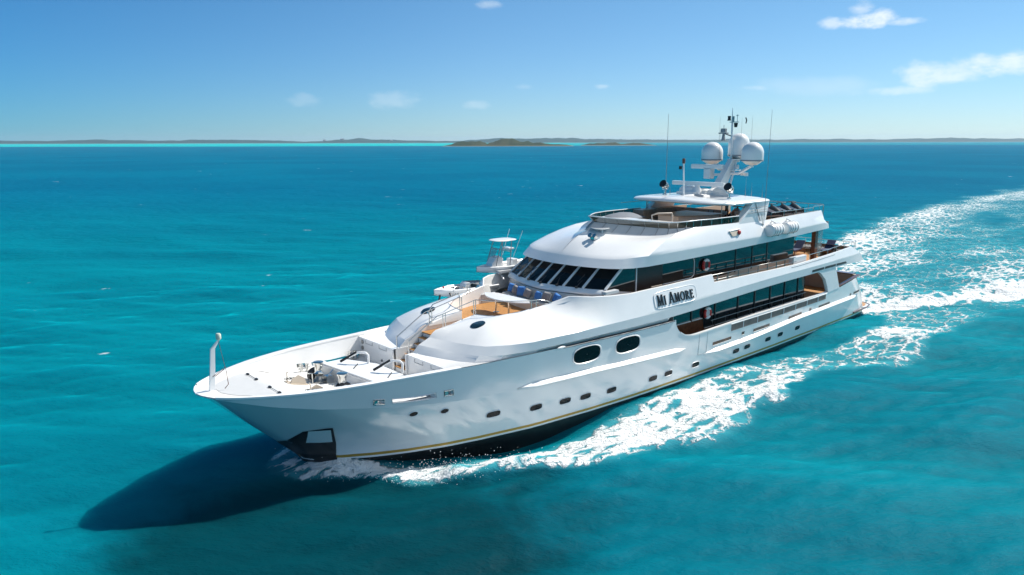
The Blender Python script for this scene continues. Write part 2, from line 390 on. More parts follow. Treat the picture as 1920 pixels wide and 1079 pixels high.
# bulwark lining of the foredeck well, cap rails, side-deck bulwark lining
def deck_z(x): return float(ip(x, [(38,2.93),(41,2.93),(43.9,2.98),(45.2,3.08),(46.0,3.3),(46.7,3.62),(47.5,3.86),(48.6,3.95),(49.7,4.03),(50.1,4.05)]))
fj = [j for j in range(nc) if 40.6 <= r_s[j,0] <= 49.8]
inn = []
for j in fj:
    x, y, z = r_s[j]; d = .26*min(1, max(.15, (49.9-x)/3)); nx = .0 if x < 46 else .5*d
    inn.append((x-nx, max(.05, y-d), z))
def in_pt(k, z):
    x, y, zz = inn[k]; zd = deck_z(x)-.02; t = (zz-z)/max(.05, 1.1)
    return (x, max(.04, y-.13*t), z)
mb = MB()
for side in (1, -1):
    for k in range(len(fj)-1):
        j = fj[k]
        def P(kk, row): 
            jj = fj[kk]; 
            if row == 's': return in_pt(kk, r_s[jj,2])
            if row == 'd': return in_pt(kk, min(deck_z(r_s[jj,0])-.03, r_s[jj,2]-.01))
            zz = (r_ht if row == 't' else r_hb)[jj,2]; return in_pt(kk, min(r_s[jj,2]-.005, max(zz, deck_z(r_s[jj,0])-.03)))
        for a, b in (('s','t'),('t','b'),('b','d')):
            if a == 't' and in_hole(j): continue
            q4 = [P(k,a), P(k+1,a), P(k+1,b), P(k,b)]
            mb.add([(p[0], p[1]*side, p[2]) for p in q4], [(0,1,2,3)])
        if in_hole(j):                                               # reveals of the mooring slots
            o_t0, o_t1, o_b0, o_b1 = r_ht[j], r_ht[j+1], r_hb[j], r_hb[j+1]
            i_t0, i_t1, i_b0, i_b1 = P(k,'t'), P(k+1,'t'), P(k,'b'), P(k+1,'b')
            for q4 in ([o_t0,o_t1,i_t1,i_t0],[o_b0,o_b1,i_b1,i_b0]): mb.add([(p[0],p[1]*side,p[2]) for p in q4], [(0,1,2,3)])
            if not (j > 0 and in_hole(j-1)): mb.add([(p[0],p[1]*side,p[2]) for p in (o_t0,o_b0,i_b0,i_t0)], [(0,1,2,3)])
            if not in_hole(j+1): mb.add([(p[0],p[1]*side,p[2]) for p in (o_t1,o_b1,i_b1,i_t1)], [(0,1,2,3)])
mb.build('bulwark_lining', 'white', YACHT, smooth=35)
mb = MB()
for side in (1,-1):
    rows = []
    for k, j in enumerate(fj):
        o_ = r_s[j]; i_ = inn[k]; ny = .02
        rows.append([(o_[0], (o_[1]+ny)*side, o_[2]-.05), (o_[0], (o_[1]+ny)*side, o_[2]+.02), (.5*(o_[0]+i_[0]), .5*(o_[1]+i_[1])*side, o_[2]+.035), (i_[0], i_[1]*side-.02*side, i_[2]+.02), (i_[0], i_[1]*side-.02*side, i_[2]-.05)])
    mb.grid(rows)
mb.build('bulwark_cap', 'white', YACHT, smooth=50)
# foredeck sheet and well floor
mb = MB(); rows = []
for k, j in enumerate(fj):
    x = inn[k][0]; w = in_pt(k, deck_z(x))[1]+.05
    rows.append([(x, w*t, deck_z(x)+.0*abs(t)) for t in (-1,-.75,-.5,-.25,0,.25,.5,.75,1)])
mb.grid(rows)
tipj = [j for j in range(nc) if r_s[j,0] >= 49.3]
rows = []
for j in tipj:
    x, y, z = r_s[j]; rows.append([(x, y*t, 4.055 if abs(t) < .99 else 4.04) for t in (-1,-.6,-.2,.2,.6,1)])
mb.mi(1).grid(rows)
mb.build('foredeck', ['deck','white'], YACHT, smooth=40)
# raised bow hatch panel with its seams and hinges
mb = MB(); rows = []
for x in np.linspace(46.35, 49.3, 14):
    w = float(ip(x, [(46.3,2.45),(47,2.2),(48,1.72),(49,.95),(49.35,.3)])); rows.append([(x, w*t, deck_z(x)+.012) for t in (-1,-.5,0,.5,1)])
mb.grid(rows); mb.build('bow_hatch', 'lgrey', YACHT, smooth=40)
for sgn in (1,-1):
    mb = MB()
    mb.tube([(47.5, sgn*.65, 3.905), (47.5, sgn*1.54, 3.905)], .012, 5)
    for yy in (.65, 1.54): mb.obox((47.5, sgn*yy, 3.91), .09, .16, .05)
    mb.build('hatch_hinge', 'black', YACHT)

# rub rails
def rail_piece(xa, xb, zf, name):
    xs = np.linspace(xa, xb, 40)
    for side in (1,-1):
        mb = MB(); rows = []
        for x in xs:
            t = min(1, (xb-x)/.9+.05, (x-xa)/.9+.05); z = zf(x); y = hull_y(x, z); y2 = hull_y(x, z+.15)
            rows.append([(x, side*(y2-.03), z+.16*t+.02), (x, side*(y2+.02*t), z+.15*t), (x, side*(y+.22*t), z+.04), (x, side*(y+.24*t), z), (x, side*(y+.2*t), z-.05), (x, side*(y-.03), z-.07)])
        mb.grid(rows); mb.build(name, 'white', YACHT, smooth=25)
rail_piece(25.4, 37.6, lambda x: float(ip(x, [(25,2.06),(29.5,2.24),(33.5,2.40),(37.6,2.46)])), 'rub_rail')
rail_piece(2.9, 23.5, lambda x: float(ip(x, [(2.9,1.86),(12.6,1.74),(19,1.44),(23.5,1.38)])), 'rub_rail')

# hull windows: glass oval on the shell with a rounded rim
def hull_port(x, z, a, b, name, rim=.05, glass='glass2', pw=.75, off=.012, rimmat='white', sides=(1,-1)):
    for side in sides:
        def P(u, v, d): 
            xx, zz = x+u, z+v; return (xx, side*(hull_y(xx, zz)+d), zz)
        N = 28; ring = []
        for j in range(N):
            t = 2*math.pi*j/N; c_, s_ = math.cos(t), math.sin(t)
            ring.append((math.copysign(abs(c_)**pw, c_), math.copysign(abs(s_)**pw, s_)))
        mb = MB()
        mb.tube([P(u*(a+rim*.3), v*(b+rim*.3), off) for u, v in ring], rim*.6, 6, closed=True)
        fr = mb.build(name, rimmat, YACHT, smooth=60)
        mb = MB(); rows = [[P(u*a*k, v*b*k, off) for u, v in ring] for k in (.02,.35,.7,1.02)]
        mb.grid(rows, True); mb.build('pane', glass, fr, smooth=60)
for (x, z, a, b) in [(33.40,3.33,.93,.40),(30.43,3.28,.93,.40)]: hull_port(x, z, a, b, 'oval_window', rim=.07, pw=.72)
for (x, z, a, b) in [(42.7,2.36,.19,.11),(41.29,2.2,.19,.11)]: hull_port(x, z, a, b, 'porthole', rim=.03, pw=1)
for (x, z) in [(38.81,1.5),(36.45,1.3),(34.65,1.21),(33.32,1.14),(31.46,1.05),(28.17,.95),(26.83,.95),(24.3,.92),(20.08,.9),(18.82,.93),(16.33,.95),(14.75,.98),(12.41,1.01)]:
    hull_port(x, z, .36, .145, 'porthole', rim=.03, pw=.6)
# ventilation slots and scuppers
def slot(x0, x1, z0, z1, h=.10, name='vent_slot', m='wood', sides=(1,-1)):
    for side in sides:
        mb = MB(); rows = []
        xs = np.linspace(x0, x1, 8)
        for x in xs:
            z = z0+(z1-z0)*(x-x0)/(x1-x0); rows.append([(x, side*(hull_y(x,z+v)+d), z+v) for v, d in ((-h,-.02),(-h,.012),(h,.012),(h,-.02))])
        mb.grid(rows); o = mb.build(name, m, YACHT, smooth=30)
        mb = MB(); mb.tube([(x, side*(hull_y(x,z0+(z1-z0)*(x-x0)/(x1-x0)-h)+.012), z0+(z1-z0)*(x-x0)/(x1-x0)-h) for x in xs], .022, 5); mb.build('slot_trim', 'white', o, smooth=60)
for a in [(20.8,22.75,1.86,1.84),(16.35,18.3,1.9,1.87),(12.05,13.85,1.97,1.92),(7.7,9.5,2.02,1.98),(2.4,3.5,2.15,2.1)]: slot(*a)
for a in [(19.35,19.65,1.92,1.92),(10.62,10.92,2.03,2.03),(3.95,4.2,2.08,2.08)]: slot(*a, h=.1, name='scupper')
# groove trim under the belt, with the forward end light
for side in (1,-1):
    mb = MB(); mb.tube([(x, side*(hull_y(x, SZ(x)-.06)+.03), float(SZ(x))-.03) for x in np.linspace(26.6, 35.0, 40)], .03, 6); mb.build('sheer_trim', 'seam', YACHT, smooth=60)
    mb = MB(); mb.ell((35.15, side*(hull_y(35.15,3.9)+.05), 3.99), .28, .05, .06); mb.build('step_light', 'white', YACHT, smooth=60)
# fairlead rims in the bow bulwark
for side in (1,-1):
    for (a, b) in HOLES:
        ja, jb = int(np.argmin(abs(col_x-a))), int(np.argmin(abs(col_x-b)))
        lo = [r_hb[j] for j in range(ja, jb+1)]; hi = [r_ht[j] for j in range(jb, ja-1, -1)]
        mb = MB(); mb.tube([(p[0], side*(p[1]+.015), p[2]) for p in lo+hi], .035 if b-a < 1 else .02, 6, closed=True)
        if b-a < 1: mb.obox(((a+b)/2, side*(lo[0][1]-.1), lo[0][2]+.11), .16, .12, .18)
        mb.build('fairlead', 'steel' if b-a < 1 else 'white', YACHT, smooth=60)
# anchor pocket: dark plate wrapping the stem with the anchor flukes' bright plate
def stem_x(z): return float(np.interp(z, [-1.2,-.1,.35,.55,4.0,4.09], [44.7,45.82,46.16,46.3,49.95,50.12]))
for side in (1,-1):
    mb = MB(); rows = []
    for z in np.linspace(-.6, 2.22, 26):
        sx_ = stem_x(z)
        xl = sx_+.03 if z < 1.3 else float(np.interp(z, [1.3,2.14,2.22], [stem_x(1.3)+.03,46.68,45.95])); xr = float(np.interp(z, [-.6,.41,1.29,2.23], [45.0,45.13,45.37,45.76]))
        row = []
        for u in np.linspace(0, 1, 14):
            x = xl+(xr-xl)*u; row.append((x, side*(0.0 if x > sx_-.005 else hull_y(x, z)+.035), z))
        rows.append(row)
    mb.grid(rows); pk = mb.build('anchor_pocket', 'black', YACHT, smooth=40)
    mb = MB(); rows = []
    for z in np.linspace(1.40, 2.12, 6):
        rows.append([(x, side*(hull_y(x, z)+.055), z) for x in np.linspace(46.38+(z-1.4)*.22, 45.53+(z-1.4)*.38, 7)])
    mb.grid(rows); an = mb.build('anchor', 'dome', pk, smooth=40)
# swim platform and transom details
mb = MB(); pl = [(.9,-3.95),(.3,-4.05),(-.55,-3.8),(-.95,-3.3),(-1.15,0),(-.95,3.3),(-.55,3.8),(.3,4.05),(.9,3.95)]
mb.prism([(x,y,.42) for x,y in pl], (0,0,.16)); mb.build('swim_platform', 'white', YACHT, bevel=.03)
mb = MB(); mb.prism([(x*.97+.02,y*.95,.584) for x,y in pl], (0,0,.012)); mb.build('platform_teak', 'teak', YACHT)
mb = MB(); mb.tube([(3.2,4.26,.56),(.5,4.13,.56),(-.55,3.87,.56),(-1.0,3.3,.56),(-1.2,0,.56),(-1.0,-3.3,.56),(-.55,-3.87,.56),(.5,-4.13,.56),(3.2,-4.26,.56)], .06, 8); mb.build('platform_fender', 'wood', YACHT, smooth=60)
mb = MB(); mb.bx(-.1,.6,-3.5,3.5,-1.0,.42); mb.build('platform_support', 'bottom', YACHT)

# ------------------------------------------------------------------ foredeck well bulkhead, ledge, breakwater box, gear
mb = MB()
for side in (1,-1):
    mb.prism([(41.0, side*.52, 2.9), (41.0, side*3.86, 2.9), (41.0, side*3.86, 3.93), (41.0, side*.52, 3.93)], (-.08,0,0))
    mb.prism([(41.08, side*.52, 2.9), (41.08, side*.60, 2.9), (39.2, side*.60, 2.9), (39.2, side*.52, 2.9)], (0,0,1.03))
blk = mb.build('well_bulkhead', 'white', YACHT)
for side in (1,-1):
    for yy in (1.5, 2.75):
        mb = MB(); mb.tube([(41.012, side*(yy-.32), 3.86), (41.012, side*(yy-.32), 3.7), (41.012, side*(yy+.32), 3.7), (41.012, side*(yy+.32), 3.86)], .008, 4); mb.build('locker_seam', 'seam', blk)
    mb = MB(); mb.lathe([(.0,0),(.06,0),(.06,.02),(0,.02)], 12, (41.02, side*1.6, 3.15), Matrix.Rotation(R(90),3,'Y')); mb.build('drain', 'dsteel', blk)
mb = MB()
for z in (3.72, 3.42): mb.lathe([(0,0),(.1,0),(.1,.03),(.06,.05),(0,.05)], 14, (41.02,-3.35,z), Matrix.Rotation(R(90),3,'Y'))
mb.build('socket_plate', 'dsteel', blk, smooth=40)
mb = MB()
for side in (1,-1):
    rows = []
    for x in np.linspace(36.5, 41.02, 12): rows.append([(x, side*.52, 3.935), (x, side*2, 3.935), (x, side*(float(ip(x, HT))-.24), 3.93), (x, side*(float(ip(x, HT))-.02), float(SZ(x))+.015)])
    mb.grid(rows)
mb.build('ledge_deck', 'white', YACHT, smooth=30)
mb = MB()
for k, (x, z) in enumerate([(40.98,3.14),(40.66,3.38),(40.42,3.61),(40.14,3.81),(39.88,4.02),(39.62,4.27),(39.38,4.49)]):
    mb.bx(x-.36, x-.02, -.515, .515, z-.3, z-.03)
st = mb.build('stair_riser', 'white', YACHT)
for k, (x, z) in enumerate([(40.98,3.14),(40.66,3.38),(40.42,3.61),(40.14,3.81),(39.88,4.02),(39.62,4.27),(39.38,4.49)]):
    mb = MB(); mb.bx(x-.33, x+.02, -.51, .51, z-.028, z); mb.build('stair_tread', 'teak_x', YACHT, bevel=.008)
# breakwater box across the well with a hatch and crane arms
mb = MB(); mb.prism([(43.95,-1.95,2.9),(43.55,1.95,2.9),(42.1,1.95,2.9),(42.1,-.2,2.9),(42.9,-1.95,2.9)], (0,0,.66)); box = mb.build('locker_box', 'white', YACHT, bevel=.04)
mb = MB(); mb.bx(43.6,43.98,-2.4,-1.9,2.95,3.5); mb.prism([(44.02,-1.9,2.95),(43.65,1.9,2.95),(43.62,1.9,2.95),(43.99,-1.9,2.95)], (0,0,.55)); mb.build('breakwater', 'white', YACHT, bevel=.015)
mb = MB(); mb.tube([(43.83,-.15,3.57),(43.83,-.1,3.2),(43.75,.2,3.02)], .03, 6); mb.build('deck_hose', 'rubber', YACHT, smooth=60)
for (x, y) in [(42.75,-.75),(42.3,1.35)]:
    mb = MB(); mb.tube([(x-.35,y+.28,3.5),(x-.35,y+.28,3.95),(x-.28,y+.2,4.05),(x-.05,y-.05,4.06),(x+.3,y-.3,3.86)], .055, 8)
    ar = mb.build('crane_arm', 'white', YACHT, smooth=60)
    mb = MB(); mb.tube([(x+.02,y-.1,4.07),(x+.62,y-.52,3.66)], .06, 8); mb.build('grip', 'rubber', ar, smooth=60)
    mb = MB(); mb.tube([(x+.1,y+.1,3.58),(x+.55,y+.55,3.58)], .025, 6); mb.build('cleat_bar', 'black', ar, smooth=60)
# windlasses
def windlass(y):
    s = 1 if y > 0 else -1
    mb = MB(); mb.lathe([(.33,3.02),(.33,3.1),(.26,3.14),(.2,3.2),(.16,3.32),(.2,3.4)], 20, (44.55,y,0)); w = mb.build('windlass', 'dsteel', YACHT, smooth=40)
    mb = MB(); mb.lathe([(.19,3.4),(.22,3.44),(.17,3.5),(.165,3.7),(.2,3.82),(.235,3.88),(.235,3.93),(.2,3.95),(0,3.95)], 20, (44.55,y,0)); mb.build('capstan_drum', 'steel', w, smooth=40)
    mb = MB(); mb.lathe([(.22,0),(.34,.05),(.34,.12),(.24,.16),(.34,.2),(.34,.27),(.22,.3)], 16, (44.55,y+s*.2,3.25), Matrix.Rotation(R(90),3,'X')); mb.build('chain_gypsy', 'black', w, smooth=40)
    mb = MB()
    for k in range(14):
        t = k/13; c_ = (45.0+t*1.1, y*(1-.05*t)-s*.05, 3.2+.32*t+.06*math.sin(3*t)); rot = Matrix.Rotation(R(90*(k%2)),3,'X')
        mb.tube([Vector(c_)+rot@Vector((.08*math.cos(a), .045*math.sin(a), 0)) for a in np.linspace(0,2*math.pi,9)[:-1]], .018, 5, closed=True)
    mb.build('anchor_chain', 'dsteel', w, smooth=60)
    mb = MB(); mb.prism([(45.25,y-s*.28,3.06),(46.0,y-s*.28,3.3),(45.9,y-s*.28,3.5),(45.6,y-s*.28,3.62),(45.35,y-s*.28,3.45)], (0,s*.07,0)); mb.prism([(45.2,y-s*.32,3.07),(46.1,y-s*.32,3.32),(46.1,y+s*.1,3.34),(45.2,y+s*.1,3.09)], (0,0,.05))
    mb.tube([(46.0,y+s*.02,3.3),(46.0,y+s*.02,3.75),(45.98,y-s*.1,3.8)], .025, 6); mb.build('chain_stopper', 'cream', w)
    mb = MB(); mb.obox((44.25,y-s*.35,3.2),.35,.3,.3); mb.tube([(44.3,y-s*.35,3.3),(44.1,y-s*.5,3.62)], .03, 6); mb.build('brake_gear', 'steel', w, smooth=40)
    mb = MB(); mb.tube([(44.9,y-s*.1,3.05),(44.9,y-s*.1,3.5),(45.15,y-s*.1,3.55)], .03, 6); mb.build('chain_guide', 'steel', w, smooth=40)
windlass(-1.07); windlass(1.07)
for side in (1,-1):                                                     # bitts
    for (x, y) in [(41.6,3.35),(44.35,2.9)]:
        mb = MB(); mb.obox((x,side*y,2.99),.55,.26,.05)
        for d in (-.14,.14): mb.lathe([(.07,2.99),(.07,3.28),(.1,3.31),(.1,3.36),(0,3.37)], 12, (x+d, side*y, 0))
        mb.tube([(x-.28,side*y,3.18),(x+.28,side*y,3.18)], .03, 6); mb.build('mooring_bitt', 'steel', YACHT, smooth=40)
# bow staff with anchor light
mb = MB(); sec = [(-.11,-.045),(.11,-.045),(.11,.045),(-.11,.045)]
path = [((49.5,0,4.0),1),((49.36,0,5.68),.8),((49.12,0,5.97),.45)]
rows = [[(c_[0]+a*k, c_[1]+b*k, c_[2]) for a, b in sec] for c_, k in path]
mb.grid(rows, True); mb.add(rows[-1], [(0,1,2,3)]); bs = mb.build('bow_staff', 'white', YACHT, bevel=.012)
mb = MB(); mb.lathe([(.05,5.98),(.09,6.02),(.1,6.05),(.1,6.2),(.07,6.24),(0,6.24)], 12, (49.1,0,.0)); mb.build('anchor_light', 'lamp', bs, smooth=40)
mb = MB(); mb.tube([(49.12,.02,5.94),(48.95,.02,4.9)], .008, 4); mb.tube([(49.45,.04,4.6),(48.95,.06,4.9),(48.9,.1,4.2),(49.05,.1,4.05)], .015, 5); mb.tube([(49.45,-.04,4.5),(48.95,-.06,4.78)], .015, 5); mb.build('halyard', 'wood', bs)

# ------------------------------------------------------------------ forward trunk, flowing aft into the upper-deck belt
# contours as keys from the stairs (y .55) round the nose and aft along the side
sx = [36.9,35.6,34.3,33.2,32.2,31.2,30.0,28.5,27,25,22.85,22.8,20,17,15,13.15,13.1,11,9,7,5.5,4.4]
def side_pts(off, ztab, xe_shift=0.0): 
    return [(x-(xe_shift if x < 5 else 0), float(ip(x, HT))+off, float(ip(x, ztab))) for x in sx]
zlow = [(2,4.52),(8.8,4.56),(16,4.52),(22,4.33),(26.3,4.14),(40,4.17)]
zcre = [(3,5.15),(9,5.06),(16.5,5.0),(22.4,4.83),(25.7,4.71),(28.3,4.6),(35,4.56),(40,4.54)]
ztop = [(4,6.06),(8,6.0),(12.6,5.9),(22.8,5.92),(26.6,5.84),(30,5.8),(31.2,5.86)]
foot = [(40.72,.55,3.9),(40.55,1.3,3.9),(40.3,2.2,3.9),(39.98,3,3.9),(39.55,3.62,3.9),(38.5,4.1,3.9)] + [(x, float(ip(x,HT))-.14, min(3.95, float(SZ(x)))+.0) for x in sx]
low0 = [(40.5,.55,4.12),(40.3,1.3,4.12),(40.02,2.2,4.11),(39.7,3,4.1),(39.38,3.6,4.1),(38.4,4.18,4.1)] + [(x, float(ip(x,HT))+.0, float(ip(x,zlow))-.02) for x in sx]
low = [(40.36,.55,4.25),(40.14,1.3,4.23),(39.82,2.2,4.2),(39.58,3,4.19),(39.3,3.65,4.18),(38.35,4.24,4.17)] + side_pts(.05, zlow)
cre = [(39.75,.55,4.50),(39.58,1.3,4.5),(39.38,2.2,4.5),(39.14,3,4.52),(38.86,3.6,4.53),(37.95,4.16,4.54)] + side_pts(.07, zcre)
rim_f = [(39.0,.55,4.76),(38.0,.55,4.98),(37.0,.55,5.14),(36.95,1.4,5.2),(36.85,1.88,5.26),(36.3,2.18,5.33),(35.6,2.45,5.42),(34.8,2.66,5.52),(33.85,2.76,5.66),(33.35,3.35,5.95),(32.4,4.05,5.9),(31.4,4.36,5.86)]
NOTCH = lambda x: float(ip(x, [(4,5.74),(8,5.58),(13,5.44),(22.8,5.47)])) if x < 22.83 else float(ip(x, ztop))
rim = rim_f + [(x - (0.0), float(ip(x,HT))+.07-.31*((NOTCH(x)-float(ip(x,zcre)))/1.15), NOTCH(x)) for x in sx[6:]]
nk = len(cre)
assert len(rim) == nk == len(foot) == len(low), (len(rim), nk, len(foot), len(low))
rake = lambda pts, k: [(p[0]-(k if i == nk-1 else k*.5 if i == nk-2 else 0), p[1]*(1 if i < nk-1 else .985), p[2]) for i, p in enumerate(pts)]
low, low0, foot = rake(low, 2.0), rake(low0, 2.0), rake(foot, 2.0); cre = rake(cre, 1.3)
cre, low, low0, foot, rim = map(np.array, (cre, low, low0, foot, rim))
bul = np.array([.16,.16,.20,.22,.19,.15,.12,.10,.07,.05,.03,.02]+[0]*(nk-12))
def trow(t): 
    r = cre+(rim-cre)*t; r[:,2] += bul*math.sin(math.pi*t); return r
cr2 = cre+(low-cre)*.06
BROWS = [foot, low0, low, cr2, cre, trow(.12), trow(.3), trow(.5), trow(.7), trow(.88), rim]
mb = MB(); 
mb.grid([[tuple(p) for p in r] for r in BROWS[2:]]).mirror(); shell = mb.build('deckhouse_shell', 'white', YACHT, smooth=60)
cset = {(round(float(p_[0]),3), round(abs(float(p_[1])),3), round(float(p_[2]),3)) for r_ in (cre, low) for p_ in r_}
for e_ in shell.data.edges:                                       # crisp upper and lower edges of the nose band
    if all((round(shell.data.vertices[v_].co.x,3), round(abs(shell.data.vertices[v_].co.y),3), round(shell.data.vertices[v_].co.z,3)) in cset for v_ in e_.vertices):
        a_, b_ = (shell.data.vertices[v_].co for v_ in e_.vertices)
        if abs(a_.z-b_.z) < .12: e_.use_edge_sharp = True
nrc = 6+sum(1 for x in sx if x > 26.4)
mb = MB(); mb.grid([[tuple(p) for p in r[:nrc]] for r in BROWS[:3]]).mirror(); mb.build('deckhouse_recess', 'white', YACHT, smooth=32)
def belt_y(x, z):
    y0, y1 = float(ip(x,HT))+.07, float(ip(x,HT))+.07-.31; z0 = float(ip(x,zcre)); return y0+(y1-y0)*(z-z0)/1.15
# inner face and cap of the belt / seating well
mb = MB()
inn_r = []
for i, p in enumerate(rim):
    if i < 3: d = (0, -.02)
    elif i < 9: d = (-.06, -.05)
    else: d = (0, -.14)
    inn_r.append((p[0]+d[0], p[1]+d[1], p[2]))
flo = [(p[0], p[1]-.02, 4.7 if i < 11 else 4.95) for i, p in enumerate(inn_r)]
cap = [(.5*(a[0]+b[0]), .5*(a[1]+b[1]), a[2]+.025) for a, b in zip(rim, inn_r)]
mb.grid([[tuple(p) for p in r] for r in (rim, cap, inn_r, flo)]).mirror(); mb.build('belt_lining', 'white', YACHT, smooth=40)
mb = MB()
for side in (1,-1):
    edge_ = [(p_[0], side*.55, p_[2]) for p_ in (r[0] for r in BROWS)]
    rows = [edge_, [(min(x_, 40.7), side*.55, 3.9 if x_ > 39.3 else 4.3) for x_, y_, z_ in edge_]]
    # carry the side along the level run beside the walkway
    top_run = [tuple(p_) for p_ in rim[:3]]
    rows = [edge_+[(x_, side*.55, z_) for x_, y_, z_ in top_run[1:]], rows[1]+[(x_, side*.55, 4.3) for x_, y_, z_ in top_run[1:]]]
    mb.grid(rows)
mb.build('stair_side', 'white', YACHT)
# teak floors
mb = MB(); mb.bx(36.4,39.4,-.545,.545,4.45,4.5); mb.add([(36.93,-1.95,4.72),(36.93,1.95,4.72),(35.6,2.5,4.72),(33.7,2.85,4.72),(31.6,2.85,4.72),(31.6,-2.85,4.72),(33.7,-2.85,4.72),(35.6,-2.5,4.72)], [tuple(range(8))])
mb.bx(36.42,36.9,-.545,.545,4.5,4.71); mb.build('teak_floor', 'teak', YACHT)
# oval skylights
TB = bvh_of(bpy.data.objects['deckhouse_shell'])
def trunk_z(x, y):
    h = TB.ray_cast(Vector((x, y, 20)), Vector((0,0,-1))); return float(h[0].z) if h[0] is not None else 4.9
for side in (1,-1):
    mb = MB(); rows = []
    for k_, d_ in ((1.0,.0),(1.0,.03),(.9,.035),(.6,.04),(.3,.045),(.02,.05)):
        rows.append([(38.0+.36*k_*math.cos(t_), side*(1.98+.34*k_*math.sin(t_)), trunk_z(38.0+.36*k_*math.cos(t_), 1.98+.34*k_*math.sin(t_))+d_) for t_ in np.linspace(0, 2*math.pi, 25)[:-1]])
    mb.grid(rows, True); mb.build('skylight', 'glass', YACHT, smooth=40)
# stair and seating handrails
for side in (1,-1):
    mb = MB()
    mb.tube([(40.85,side*.5,3.93),(40.85,side*.5,4.55)], .025, 8)
    mb.tube([(40.85,side*.5,4.5),(39.5,side*.52,5.28),(39.24,side*.52,5.42),(38.9,side*.54,5.48),(37.02,side*.55,5.87)], .025, 8)
    for x, z0, z1 in ((38.95,4.77,5.47),(38.8,4.8,5.5),(37.1,5.12,5.85),(36.98,5.12,5.87)): mb.tube([(x,side*.55,z0),(x,side*.55,z1)], .022, 8)
    if side > 0: mb.tube([(37.0,.55,5.87),(36.9,.9,5.9),(36.6,1.5,5.9),(36.1,2.0,5.9),(35.3,2.45,5.88),(34.6,2.6,5.86),(34.2,2.7,5.75),(33.95,2.75,5.62)], .022, 8)
    else: mb.tube([(37.0,-.55,5.87),(37.35,-.75,6.1),(37.1,-.95,6.3),(36.6,-.9,6.25),(36.3,-1.2,6.1),(35.6,-2.0,6.05),(34.6,-2.6,5.95),(34.0,-2.7,5.75)], .022, 8)
    for (x, y) in ((35.1,2.5),(34.85,2.58)): mb.tube([(x,side*y,5.45),(x,side*y,5.87)], .022, 8)
    mb.build('handrail', 'steel', YACHT, smooth=60)
mb = MB(); mb.tube([(38.55,-.95,4.95),(38.7,-1.05,5.25),(38.4,-1.0,5.6),(38.0,-.9,5.72),(37.0,-.75,6.0)], .03, 8); mb.build('stair_hoop', 'steel', YACHT, smooth=60)
# curved settee against the pilothouse
def arc_row(y0, n=17):                      # pilothouse front curve: x of the sill at half-breadth y
    return float(ip(abs(y0), [(0,32.15),(1.3,31.95),(2.1,31.68),(2.8,31.48),(3.2,31.25),(3.65,31.1)]))
mb = MB(); ys = np.linspace(-2.55,2.55,19)
mb.grid([[(arc_row(y)+d, y, z) for y in ys] for d, z in ((1.05,4.72),(1.08,5.12),(1.02,5.18),(.38,5.18),(.3,5.2),(.24,5.62),(.16,5.68),(.1,5.66))]); mb.build('settee', 'sofa', YACHT, smooth=40)
for side in (1,-1):
    mb = MB(); mb.prism([(33.1,side*2.5,4.72),(34.0,side*2.62,4.72),(34.0,side*2.72,4.72),(33.0,side*2.75,4.72)], (0,0,.5)); mb.build('settee_arm', 'lgrey', YACHT, bevel=.02)

# ------------------------------------------------------------------ pilothouse and upper deck house
fy = [0,.47,.94,1.41,1.95,2.48,2.9,3.3,3.6]
def front_curve(dx, z, sc=1.0): return [(arc_row(y)+dx, y*sc, z) for y in fy]
mb = MB()
f_rows = [front_curve(-.05,4.7), front_curve(-.05,5.62), front_curve(.12,5.72), front_curve(.14,5.80), front_curve(-.02,5.97), front_curve(-.1,5.99)]
mb.grid(f_rows).mirror(); mb.build('pilothouse_front', 'white', YACHT, smooth=35)
mb = MB(); top = [(p[0]-1.55, p[1]*.965, 7.06) for p in front_curve(-.1,5.99)]; bot = front_curve(-.1,5.98)
mb.grid([bot, top]).mirror(); wf = mb.build('windscreen_glass', 'glass2', YACHT, smooth=20)
for y in (-3.6,-2.48,-1.41,-.47,.47,1.41,2.48,3.6):
    b = Vector((arc_row(y)-.08, y, 6.0)); t = Vector((arc_row(y)-.1-1.53, y*.965, 7.04)); d = (t-b).normalized(); sd = Vector((0,1,0)); nn = d.cross(sd)*(1)
    mb = MB(); w = .06
    mb.add([b-sd*w-nn*.04, b+sd*w-nn*.04, b+sd*w+nn*.05, b-sd*w+nn*.05, t-sd*w-nn*.04, t+sd*w-nn*.04, t+sd*w+nn*.05, t-sd*w+nn*.05], [(0,1,2,3),(4,5,6,7),(0,1,5,4),(1,2,6,5),(2,3,7,6),(3,0,4,7)])
    mb.build('mullion', 'white', YACHT, bevel=.01)
for k, y in enumerate((-2.3,-1.2,-.1,1.0,2.1)):
    b = Vector((arc_row(y)-.02, y+.1, 6.03)); mb = MB(); mb.obox(b, .12,.12,.1); mb.tube([b, b+Vector((-.35,-.12 if k%2 else .1,.34))], .018, 6); mb.tube([b+Vector((-.2,-.3 if k%2 else -.1,.22)), b+Vector((-.62,.02,.6))], .016, 5); mb.build('wiper', 'black', YACHT)
